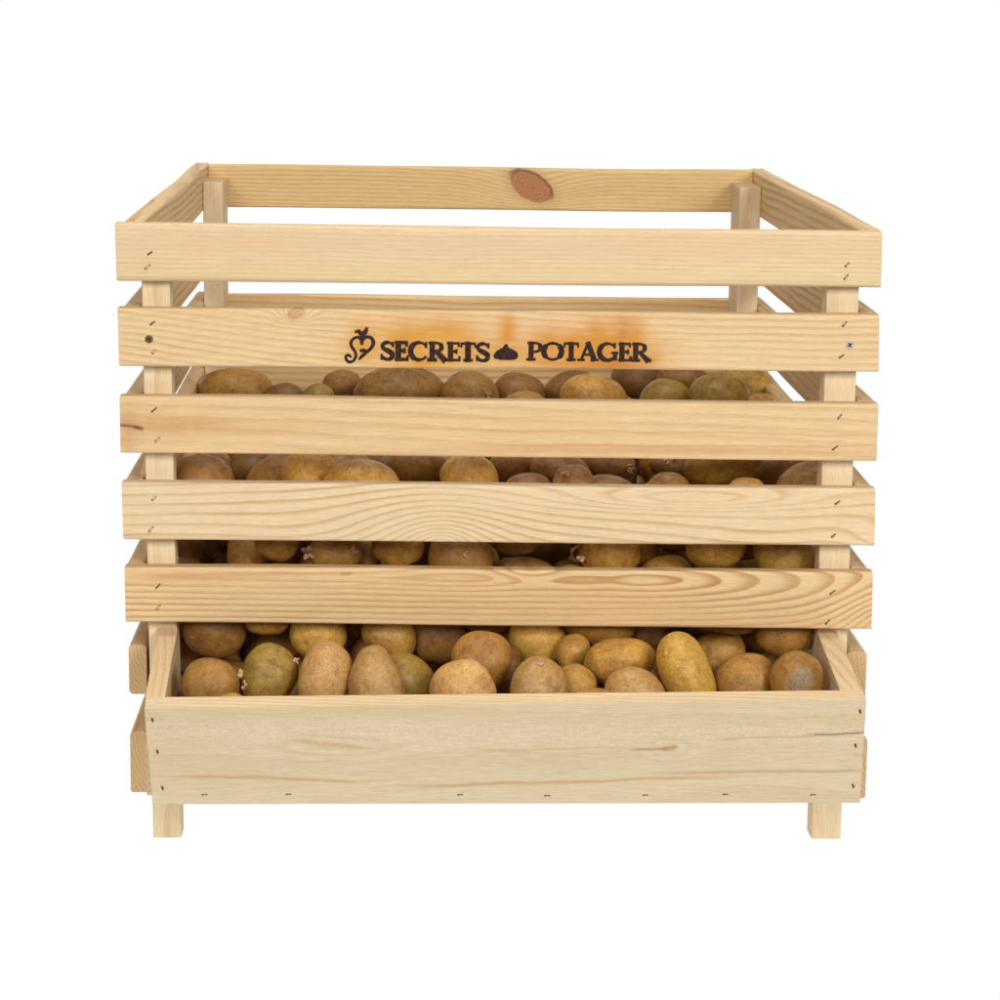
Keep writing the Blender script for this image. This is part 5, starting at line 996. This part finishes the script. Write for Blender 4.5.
    ('F', (-10.55, 37.21, 27.68), (2.36, 2.19, 1.96), ((-0.859, -0.445, -0.253), (0.418, -0.325, -0.849), (0.296, -0.835, 0.465)), 2, 'brown potato buried in the heap behind other potatoes', 'potatoes buried in the heap'),
    ('F', (-24.87, 43.7, 27.09), (2.47, 2.24, 2.07), ((-0.876, 0.105, -0.471), (-0.156, -0.985, 0.071), (-0.457, 0.135, 0.879)), 0, 'brown potato buried in the heap behind other potatoes', 'potatoes buried in the heap'),
    ('F', (13.29, 53.29, 26.55), (2.69, 2.18, 2.13), ((-0.308, 0.926, 0.216), (0.607, 0.366, -0.705), (-0.732, -0.086, -0.675)), 1, 'golden brown potato sliver gap under the branded slat, between tenth and eleventh', 'potatoes heaped in the crate'),
    ('F', (19.22, 22.98, 23.78), (2.74, 2.49, 2.42), ((-0.57, 0.821, -0.008), (0.325, 0.216, -0.92), (-0.754, -0.528, -0.391)), 2, 'olive brown potato sliver gap under the third slat, between nineteenth and twentieth', 'potatoes heaped in the crate'),
    ('F', (25.92, 21.65, 23.54), (3.27, 2.25, 2.2), ((0.178, 0.354, -0.918), (-0.007, 0.933, 0.359), (0.984, -0.057, 0.168)), 1, 'brown potato buried in the heap behind other potatoes', 'potatoes buried in the heap'),
    ('F', (15.76, 14.07, 24.39), (2.95, 2.54, 2.38), ((-0.25, -0.491, -0.835), (-0.941, 0.327, 0.089), (0.229, 0.808, -0.543)), 2, 'brown potato buried in the heap behind other potatoes', 'potatoes buried in the heap'),
    ('F', (-25.27, 26.32, 23.43), (2.31, 2.09, 1.93), ((-0.066, 0.118, 0.991), (-0.676, 0.725, -0.131), (-0.734, -0.678, 0.032)), 3, 'brown potato buried in the heap behind other potatoes', 'potatoes buried in the heap'),
    ('F', (-15.61, 16.85, 27.99), (2.8, 2.45, 2.27), ((0.174, 0.529, 0.831), (-0.746, -0.48, 0.462), (0.643, -0.7, 0.311)), 0, 'brown potato buried in the heap behind other potatoes', 'potatoes buried in the heap'),
    ('F', (25.58, 45.86, 14.23), (2.67, 2.14, 2.1), ((0.483, 0.009, 0.875), (0.217, 0.968, -0.13), (-0.848, 0.253, 0.466)), 1, 'brown potato buried in the heap behind other potatoes', 'potatoes buried in the heap'),
    ('F', (8.5, -1.95, 11.99), (2.4, 2.12, 1.96), ((0.883, -0.437, 0.171), (0.467, 0.79, -0.397), (0.038, 0.43, 0.902)), 3, 'dark brown potato sliver in tray back row, between tenth and eleventh, lower', 'potatoes heaped in the crate'),
    ('F', (-13.02, -4.37, 11.86), (2.44, 2.07, 1.99), ((0.909, -0.177, 0.376), (0.157, -0.693, -0.704), (0.385, 0.699, -0.602)), 1, 'golden brown potato sliver in tray front row, between third and fourth', 'potatoes heaped in the crate'),
    ('F', (23.23, -1.99, 13.0), (2.86, 2.33, 2.32), ((-0.285, 0.577, 0.765), (0.844, -0.227, 0.486), (0.454, 0.785, -0.422)), 1, 'golden brown potato sliver in tray back row, between sixteenth and seventeenth, lower', 'potatoes heaped in the crate'),
    ('F', (18.2, -1.36, 10.69), (1.73, 1.45, 1.5), ((-0.635, 0.753, 0.174), (0.494, 0.569, -0.657), (-0.594, -0.331, -0.733)), 2, 'brown potato buried in the heap behind other potatoes', 'potatoes buried in the heap'),
    ('F', (-23.63, -1.06, 12.14), (1.83, 1.48, 1.5), ((0.848, -0.474, 0.238), (-0.43, -0.877, -0.216), (0.311, 0.081, -0.947)), 0, 'brown potato sliver in tray back row, beside the leftmost, lower', 'potatoes heaped in the crate'),
    ('F', (-16.53, -1.04, 12.03), (2.21, 1.72, 1.62), ((-0.03, 0.487, 0.873), (-0.581, 0.702, -0.412), (-0.813, -0.52, 0.263)), 2, 'olive brown potato sliver in tray back row, between fourth and fifth, lower', 'potatoes heaped in the crate'),
    ('F', (-4.1, -1.7, 11.34), (2.77, 2.34, 2.11), ((0.098, -0.362, 0.927), (-0.298, 0.878, 0.374), (-0.95, -0.313, -0.022)), 3, 'brown potato buried in the heap behind other potatoes', 'potatoes buried in the heap'),
    ('F', (2.2, -2.45, 11.06), (2.12, 1.6, 1.48), ((0.082, -0.193, -0.978), (0.543, 0.831, -0.118), (0.836, -0.521, 0.173)), 1, 'brown potato buried in the heap behind other potatoes', 'potatoes buried in the heap'),
    ('F', (-1.9, -4.73, 11.68), (1.68, 1.46, 1.3), ((0.695, 0.425, -0.579), (0.595, 0.112, 0.796), (0.404, -0.898, -0.175)), 0, 'brown potato buried in the heap behind other potatoes', 'potatoes buried in the heap'),
    ('F', (-5.03, -6.49, 11.44), (1.93, 1.75, 1.8), ((0.885, -0.294, 0.361), (0.256, 0.955, 0.15), (-0.389, -0.041, 0.92)), 1, 'brown potato buried in the heap behind other potatoes', 'potatoes buried in the heap'),
    ('F', (15.09, -0.7, 12.61), (1.81, 1.49, 1.49), ((0.328, -0.578, 0.748), (0.057, -0.778, -0.626), (0.943, 0.247, -0.223)), 1, 'golden brown potato sliver in tray back row, between thirteenth and fourteenth, lower', 'potatoes heaped in the crate'),
    ('F', (-19.66, -3.7, 11.69), (1.97, 1.58, 1.3), ((-0.265, -0.4, -0.878), (0.961, -0.182, -0.207), (-0.077, -0.898, 0.432)), 1, 'brown potato buried in the heap behind other potatoes', 'potatoes buried in the heap'),
    ('F', (4.74, -2.74, 13.31), (2.18, 1.83, 1.74), ((0.035, -0.254, -0.967), (0.534, -0.812, 0.233), (-0.844, -0.525, 0.107)), 3, 'dark brown potato sliver in tray back row, between ninth and tenth, lower', 'potatoes heaped in the crate'),
    ('F', (-13.03, -0.61, 11.05), (1.91, 1.56, 1.46), ((-0.903, 0.012, -0.43), (-0.414, 0.251, 0.875), (0.119, 0.968, -0.222)), 3, 'brown potato buried in the heap behind other potatoes', 'potatoes buried in the heap'),
    ('F', (-10.6, -1.79, 13.67), (1.98, 1.45, 1.29), ((-0.906, 0.163, -0.39), (-0.41, -0.111, 0.905), (0.104, 0.98, 0.168)), 1, 'brown potato buried in the heap behind other potatoes', 'potatoes buried in the heap'),
    ('F', (-21.14, -2.64, 13.66), (1.87, 1.53, 1.38), ((0.696, 0.533, 0.48), (0.682, -0.282, -0.675), (-0.225, 0.797, -0.56)), 0, 'brown potato sliver in tray back row, between second and third, lower', 'potatoes heaped in the crate'),
    ('F', (11.89, -4.44, 12.84), (2.0, 1.47, 1.47), ((-0.39, 0.914, -0.11), (-0.792, -0.272, 0.547), (0.47, 0.301, 0.83)), 0, 'brown potato buried in the heap behind other potatoes', 'potatoes buried in the heap'),
    ('F', (-23.75, 13.87, 28.37), (1.69, 1.6, 1.39), ((0.321, 0.415, 0.851), (-0.355, 0.886, -0.298), (-0.878, -0.206, 0.431)), 3, 'dark brown potato sliver gap under the third slat, between first and second, lower', 'potatoes heaped in the crate'),
    ('F', (-23.15, 11.44, 24.55), (1.67, 1.54, 1.37), ((-0.869, 0.151, 0.472), (-0.34, 0.512, -0.789), (-0.361, -0.846, -0.393)), 1, 'brown potato buried in the heap behind other potatoes', 'potatoes buried in the heap'),
    ('F', (-26.14, 12.05, 17.68), (1.91, 1.72, 1.58), ((-0.08, 0.842, -0.534), (0.911, -0.156, -0.382), (-0.405, -0.517, -0.754)), 2, 'brown potato buried in the heap behind other potatoes', 'potatoes buried in the heap'),
    ('F', (-26.41, 4.74, 10.71), (1.83, 1.65, 1.47), ((0.276, -0.679, -0.681), (-0.267, -0.734, 0.624), (-0.923, 0.01, -0.384)), 1, 'golden brown potato sliver in tray back row, beside the leftmost, fourth down', 'potatoes heaped in the crate'),
    ('F', (-26.03, 13.14, 25.3), (1.82, 1.63, 1.54), ((-0.112, -0.426, -0.898), (0.673, 0.632, -0.384), (0.731, -0.647, 0.216)), 2, 'brown potato buried in the heap behind other potatoes', 'potatoes buried in the heap'),
    ('F', (-26.41, 10.04, 13.53), (2.32, 1.64, 1.48), ((0.351, 0.552, 0.756), (0.835, 0.18, -0.52), (-0.423, 0.814, -0.398)), 0, 'brown potato sliver in tray back row, beside the leftmost, second down', 'potatoes heaped in the crate'),
    ('F', (-24.56, 14.09, 15.13), (1.92, 1.4, 1.4), ((0.31, 0.619, 0.722), (-0.651, 0.691, -0.313), (-0.693, -0.373, 0.617)), 1, 'brown potato buried in the heap behind other potatoes', 'potatoes buried in the heap'),
    ('F', (-26.23, 13.23, 10.29), (2.04, 1.57, 1.57), ((0.799, 0.594, -0.094), (0.072, 0.06, 0.996), (0.597, -0.803, 0.005)), 0, 'brown potato buried in the heap behind other potatoes', 'potatoes buried in the heap'),
    ('F', (-26.41, 5.58, 17.14), (2.19, 1.61, 1.57), ((0.102, 0.993, -0.053), (-0.981, 0.092, -0.17), (-0.164, 0.069, 0.984)), 0, 'brown potato sliver in tray back row, beside the leftmost, upper', 'potatoes heaped in the crate'),
    ('F', (-26.44, 7.78, 10.33), (2.09, 1.46, 1.49), ((0.502, -0.859, -0.097), (-0.385, -0.323, 0.865), (-0.774, -0.397, -0.493)), 1, 'golden brown potato sliver in tray back row, beside the leftmost, third down', 'potatoes heaped in the crate'),
    ('F', (-21.54, 15.53, 10.93), (1.79, 1.7, 1.52), ((-0.088, 0.161, -0.983), (-0.86, -0.51, -0.007), (-0.503, 0.845, 0.183)), 3, 'dark brown potato sliver in tray back row, between second and third, sixth down', 'potatoes heaped in the crate'),
    ('F', (26.37, 14.25, 24.12), (2.45, 1.77, 1.59), ((0.148, 0.984, -0.1), (-0.513, -0.01, -0.858), (-0.846, 0.179, 0.503)), 3, 'brown potato buried in the heap behind other potatoes', 'potatoes buried in the heap'),
    ('F', (26.19, 18.21, 16.67), (1.67, 1.56, 1.33), ((0.692, -0.7, 0.176), (-0.703, -0.599, 0.383), (-0.163, -0.389, -0.907)), 1, 'brown potato buried in the heap behind other potatoes', 'potatoes buried in the heap'),
    ('F', (26.5, 9.49, 14.57), (1.77, 1.49, 1.39), ((0.541, -0.416, -0.731), (-0.576, 0.449, -0.683), (0.612, 0.79, 0.003)), 2, 'olive brown potato sliver in tray back row, beside the rightmost, lower', 'potatoes heaped in the crate'),
    ('F', (25.31, 5.51, 19.03), (2.31, 1.79, 1.55), ((-0.386, -0.265, -0.884), (-0.509, -0.738, 0.444), (-0.769, 0.621, 0.15)), 3, 'brown potato buried in the heap behind other potatoes', 'potatoes buried in the heap'),
    ('F', (25.78, 9.13, 24.27), (2.8, 2.23, 2.19), ((0.3, -0.2, 0.933), (-0.261, -0.958, -0.121), (0.918, -0.207, -0.34)), 3, 'brown potato buried in the heap behind other potatoes', 'potatoes buried in the heap'),
    ('F', (25.96, 11.66, 9.75), (1.96, 1.62, 1.48), ((0.877, -0.151, -0.456), (-0.48, -0.288, -0.828), (-0.007, 0.946, -0.325)), 3, 'brown potato buried in the heap behind other potatoes', 'potatoes buried in the heap'),
    ('F', (25.27, 6.21, 15.5), (2.1, 1.48, 1.39), ((-0.938, -0.047, -0.342), (-0.331, 0.406, 0.852), (0.099, 0.913, -0.396)), 0, 'brown potato sliver in tray back row, beside the rightmost, upper', 'potatoes heaped in the crate'),
    ('F', (26.37, 13.73, 14.32), (1.97, 1.6, 1.3), ((0.134, 0.412, 0.901), (-0.013, -0.909, 0.417), (0.991, -0.068, -0.117)), 3, 'brown potato buried in the heap behind other potatoes', 'potatoes buried in the heap'),
    ('F', (23.0, 17.77, 29.47), (2.19, 1.59, 1.42), ((-0.059, -0.812, -0.581), (-0.993, 0.109, -0.051), (0.105, 0.574, -0.812)), 0, 'brown potato buried in the heap behind other potatoes', 'potatoes buried in the heap'),
    ('F', (-4.87, 15.81, 21.4), (2.57, 1.76, 1.86), ((0.812, -0.353, -0.464), (-0.448, -0.887, -0.109), (-0.373, 0.297, -0.879)), 3, 'dark brown potato sliver gap above the lowest slat, between tenth and eleventh, middle', 'potatoes heaped in the crate'),
    ('F', (0.21, 3.74, 13.83), (2.19, 1.81, 1.68), ((-0.679, -0.051, 0.733), (-0.734, 0.07, -0.675), (-0.017, -0.996, -0.085)), 3, 'brown potato buried in the heap behind other potatoes', 'potatoes buried in the heap'),
    ('F', (-15.42, 3.94, 20.06), (1.75, 1.57, 1.33), ((0.52, 0.772, 0.364), (-0.067, -0.388, 0.919), (0.851, -0.502, -0.151)), 0, 'brown potato buried in the heap behind other potatoes', 'potatoes buried in the heap'),
    ('F', (16.65, 4.55, 27.2), (1.76, 1.56, 1.45), ((-0.289, -0.92, -0.264), (-0.952, 0.247, 0.182), (-0.102, 0.304, -0.947)), 3, 'brown potato buried in the heap behind other potatoes', 'potatoes buried in the heap'),
    ('F', (0.23, 5.65, 16.66), (2.11, 1.56, 1.45), ((-0.638, -0.768, 0.052), (-0.138, 0.048, -0.989), (0.757, -0.638, -0.137)), 1, 'golden brown potato sliver in tray back row, between seventh and eighth, third down', 'potatoes heaped in the crate'),
    ('F', (6.6, 17.46, 26.44), (1.71, 1.42, 1.44), ((-0.969, -0.211, 0.131), (0.234, -0.594, 0.77), (-0.085, 0.776, 0.625)), 0, 'brown potato buried in the heap behind other potatoes', 'potatoes buried in the heap'),
    ('F', (-7.67, 7.9, 25.48), (2.01, 1.63, 1.51), ((0.235, 0.344, -0.909), (0.204, -0.932, -0.299), (-0.95, -0.115, -0.289)), 2, 'brown potato buried in the heap behind other potatoes', 'potatoes buried in the heap'),
    ('F', (5.99, 9.06, 20.05), (1.78, 1.54, 1.35), ((0.034, 0.906, 0.421), (0.999, -0.045, 0.016), (0.033, 0.42, -0.907)), 2, 'olive brown potato in gap above the lowest slat, fifteenth from left', 'potatoes heaped in the crate'),
    ('F', (-1.22, 11.16, 21.07), (2.17, 1.65, 1.56), ((-0.386, -0.481, 0.787), (0.92, -0.263, 0.291), (0.067, 0.836, 0.544)), 1, 'golden brown potato sliver gap above the lowest slat, between eleventh and twelfth, third down', 'potatoes heaped in the crate'),
    ('F', (-14.98, 7.49, 20.77), (1.86, 1.49, 1.48), ((-0.487, 0.511, 0.709), (0.344, -0.633, 0.693), (0.803, 0.581, 0.133)), 1, 'golden brown potato sliver gap above the lowest slat, between sixth and seventh', 'potatoes heaped in the crate'),
    ('F', (-12.7, 23.06, 26.75), (1.65, 1.5, 1.5), ((0.783, -0.4, 0.476), (0.621, 0.548, -0.56), (-0.037, 0.734, 0.678)), 1, 'brown potato buried in the heap behind other potatoes', 'potatoes buried in the heap'),
    ('F', (-7.62, 12.72, 24.94), (1.85, 1.41, 1.38), ((-0.784, 0.603, 0.147), (-0.304, -0.167, -0.938), (-0.541, -0.78, 0.314)), 2, 'brown potato buried in the heap behind other potatoes', 'potatoes buried in the heap'),
    ('F', (5.4, 8.69, 25.57), (1.89, 1.66, 1.57), ((-0.533, -0.835, -0.136), (-0.426, 0.404, -0.81), (0.731, -0.373, -0.571)), 0, 'brown potato buried in the heap behind other potatoes', 'potatoes buried in the heap'),
    ('F', (-20.17, 4.4, 19.48), (2.0, 1.61, 1.51), ((0.169, 0.106, 0.98), (-0.897, -0.396, 0.197), (0.409, -0.912, 0.028)), 3, 'brown potato buried in the heap behind other potatoes', 'potatoes buried in the heap'),
    ('F', (-4.29, 12.8, 23.44), (2.31, 1.72, 1.65), ((0.221, 0.534, -0.816), (-0.129, 0.845, 0.519), (0.967, -0.01, 0.256)), 1, 'golden brown potato sliver gap above the lowest slat, between tenth and eleventh, upper', 'potatoes heaped in the crate'),
    ('F', (-19.15, 11.3, 14.05), (1.9, 1.75, 1.61), ((0.142, -0.322, -0.936), (-0.181, 0.921, -0.344), (0.973, 0.219, 0.073)), 0, 'brown potato sliver in tray back row, between second and third, second down', 'potatoes heaped in the crate'),
    ('F', (15.21, 2.41, 20.2), (2.01, 1.52, 1.34), ((0.981, -0.178, 0.074), (0.093, 0.097, -0.991), (0.169, 0.979, 0.112)), 3, 'brown potato buried in the heap behind other potatoes', 'potatoes buried in the heap'),
    ('F', (-18.16, 2.91, 11.11), (2.07, 1.66, 1.61), ((-0.723, 0.296, -0.624), (0.582, -0.226, -0.781), (-0.372, -0.928, -0.009)), 2, 'brown potato buried in the heap behind other potatoes', 'potatoes buried in the heap'),
    ('F', (20.89, 15.35, 18.29), (2.11, 1.81, 1.6), ((0.15, 0.931, 0.332), (0.011, 0.334, -0.943), (-0.989, 0.145, 0.04)), 2, 'olive brown potato sliver gap above the lowest slat, beside the twentieth, third down', 'potatoes heaped in the crate'),
    ('F', (-19.94, 18.22, 11.35), (1.96, 1.67, 1.45), ((-0.083, 0.685, -0.724), (0.395, -0.644, -0.655), (-0.915, -0.34, -0.218)), 2, 'olive brown potato sliver in tray back row, between second and third, fifth down', 'potatoes heaped in the crate'),
    ('F', (-6.83, 6.31, 12.86), (1.85, 1.45, 1.39), ((-0.212, -0.596, -0.775), (0.327, 0.704, -0.631), (0.921, -0.387, 0.045)), 3, 'dark brown potato sliver in tray back row, between sixth and seventh, upper', 'potatoes heaped in the crate'),
    ('F', (19.31, 14.15, 27.5), (2.19, 1.87, 1.76), ((0.672, 0.456, 0.583), (0.698, -0.651, -0.296), (0.245, 0.607, -0.756)), 3, 'brown potato buried in the heap behind other potatoes', 'potatoes buried in the heap'),
    ('F', (20.87, 3.3, 19.46), (1.92, 1.58, 1.68), ((-0.405, -0.526, -0.748), (0.685, 0.367, -0.629), (0.605, -0.767, 0.212)), 0, 'brown potato buried in the heap behind other potatoes', 'potatoes buried in the heap'),
    ('F', (-15.15, 9.76, 9.96), (1.69, 1.54, 1.57), ((-0.695, -0.672, 0.255), (0.436, -0.676, -0.594), (0.571, -0.302, 0.763)), 3, 'brown potato buried in the heap behind other potatoes', 'potatoes buried in the heap'),
    ('F', (12.64, 24.5, 24.04), (2.02, 1.47, 1.32), ((0.259, 0.725, 0.639), (-0.276, -0.578, 0.768), (0.926, -0.375, 0.05)), 0, 'brown potato sliver gap under the third slat, between sixteenth and seventeenth, lower', 'potatoes heaped in the crate'),
    ('F', (20.91, 20.62, 27.94), (1.89, 1.6, 1.54), ((0.059, 0.951, -0.303), (0.398, 0.256, 0.881), (0.915, -0.173, -0.363)), 1, 'brown potato buried in the heap behind other potatoes', 'potatoes buried in the heap'),
    ('F', (18.55, 8.43, 21.42), (1.95, 1.6, 1.56), ((0.941, -0.047, 0.334), (-0.319, 0.203, 0.926), (-0.111, -0.978, 0.176)), 3, 'dark brown potato sliver gap above the lowest slat, beside the twentieth, lower', 'potatoes heaped in the crate'),
    ('F', (-10.89, 5.32, 14.2), (1.93, 1.48, 1.36), ((0.365, 0.765, -0.531), (-0.557, 0.637, 0.534), (0.746, 0.101, 0.658)), 3, 'dark brown potato sliver in tray back row, between fifth and sixth, lower', 'potatoes heaped in the crate'),
    ('F', (-15.89, 7.45, 25.61), (1.96, 1.45, 1.42), ((-0.884, 0.347, 0.314), (-0.406, -0.235, -0.883), (-0.233, -0.908, 0.349)), 2, 'brown potato buried in the heap behind other potatoes', 'potatoes buried in the heap'),
    ('F', (23.36, 2.8, 27.18), (1.85, 1.66, 1.56), ((0.239, 0.184, -0.954), (0.722, 0.623, 0.301), (0.649, -0.76, 0.016)), 0, 'brown potato buried in the heap behind other potatoes', 'potatoes buried in the heap'),
    ('F', (1.47, 8.93, 20.05), (1.85, 1.55, 1.45), ((-0.687, 0.708, 0.166), (0.665, 0.52, 0.536), (0.293, 0.478, -0.828)), 3, 'dark brown potato sliver gap above the lowest slat, between eleventh and twelfth, lower', 'potatoes heaped in the crate'),
    ('F', (-6.52, 7.28, 10.03), (2.19, 1.53, 1.62), ((0.432, 0.111, 0.895), (0.839, -0.414, -0.353), (0.331, 0.904, -0.272)), 0, 'brown potato buried in the heap behind other potatoes', 'potatoes buried in the heap'),
    ('F', (12.88, 6.79, 10.56), (1.77, 1.68, 1.62), ((-0.9, 0.434, -0.037), (0.085, 0.259, 0.962), (0.427, 0.863, -0.27)), 1, 'golden brown potato sliver in tray back row, between thirteenth and fourteenth, sixth down', 'potatoes heaped in the crate'),
    ('F', (-20.8, 11.41, 18.81), (1.9, 1.58, 1.45), ((0.066, 0.989, 0.129), (0.896, -0.002, -0.445), (-0.44, 0.145, -0.886)), 1, 'brown potato buried in the heap behind other potatoes', 'potatoes buried in the heap'),
    ('F', (5.58, 3.8, 20.08), (2.61, 2.1, 1.99), ((0.588, -0.006, -0.809), (0.744, 0.399, 0.537), (0.319, -0.917, 0.239)), 0, 'brown potato sliver gap above the lowest slat, between fifteenth and sixteenth, lower', 'potatoes heaped in the crate'),
]
SPROUTS = {
 'A2': [(.5, .2, .8, 6, .7, .12, 0, 0)], 'A6': [(.6, .1, .8, 14, 1.3, .05, 0, 1), (.9, .6, .4, 8, .9, .05, 1, 1)],
 'B11': [(-.3, .6, .8, 5, .6, .12, 0, 0)], 'B13': [(.75, -.1, .8, 9, 1.0, .07, 0, 1)], 'B14b': [(-.1, .3, .9, 7, .8, .13, 0, 0)],
 'C5': [(-1, .0, .45, 7, 1.15, .2, 0, 0), (.85, .0, .75, 4, .9, .14, 0, 0)], 'C12': [(-1, -.25, .5, 3, 1.0, .2, 1, 0), (-1, .25, .3, 3, .9, .15, 0, 0)],
 'D3': [(-.95, .05, .35, 3, 1.1, .23, 1, 0), (-.85, -.35, .6, 3, .6, .16, 1, 0), (.9, .55, .3, 2, .6, .17, 1, 0)],
 'D15': [(.0, .95, .5, 8, .35, .08, 0, 0)], 'D11': [(.05, .15, 1, 3, .22, .08, 1, 0)], 'D1': [(-.75, -.35, .6, 3, .3, .11, 1, 0)], 'D2': [(.35, .3, .9, 3, .2, .07, 1, 0)],
 'C8': [(.22, .15, 1, 4, .3, .12, 1, 0)], 'D18': [(.1, .65, .7, 3, .2, .08, 1, 0)], 'D21': [(-.45, .9, .2, 3, .22, .09, 1, 0)], 'D23': [(-.2, .3, .9, 2, .12, .07, 1, 0)],
}
for i, (key, X, s, M, tone, label, group) in enumerate(POTATOES):
    lev = 4 if key[0] == 'D' else 3
    base, u = BASES[lev]
    me = base.copy(); me.name = 'potato'
    me.vertices.foreach_set('co', potato_verts(u, s, zlib.crc32(('%s%.1f' % (key, X[0])).encode()), {'D7': 0.05, 'D21': -0.03}.get(key, 0.0), {'D21': 0.80, 'D6': 0.86, 'D7': 0.84, 'D3': 0.88}.get(key, 0.92)).ravel())
    me.materials.append(TONES[6 if key == 'D25' else tone])
    me.update()
    o = bpy.data.objects.new('potato', me)
    COL.objects.link(o)
    o.matrix_world = Matrix.Translation(Vector(X) * S) @ Matrix(M).to_4x4()
    o['label'] = label; o['category'] = 'potato'; o['group'] = group
    for j, (dx, dy, tw, n, ln, rad, pale, hair) in enumerate(SPROUTS.get(key, ())):
        add_sprout(o, X, s, M, dx, dy, tw, i * 7 + j, n, ln, rad, M_PALE_SPROUT if pale else M_SPROUT, hair)
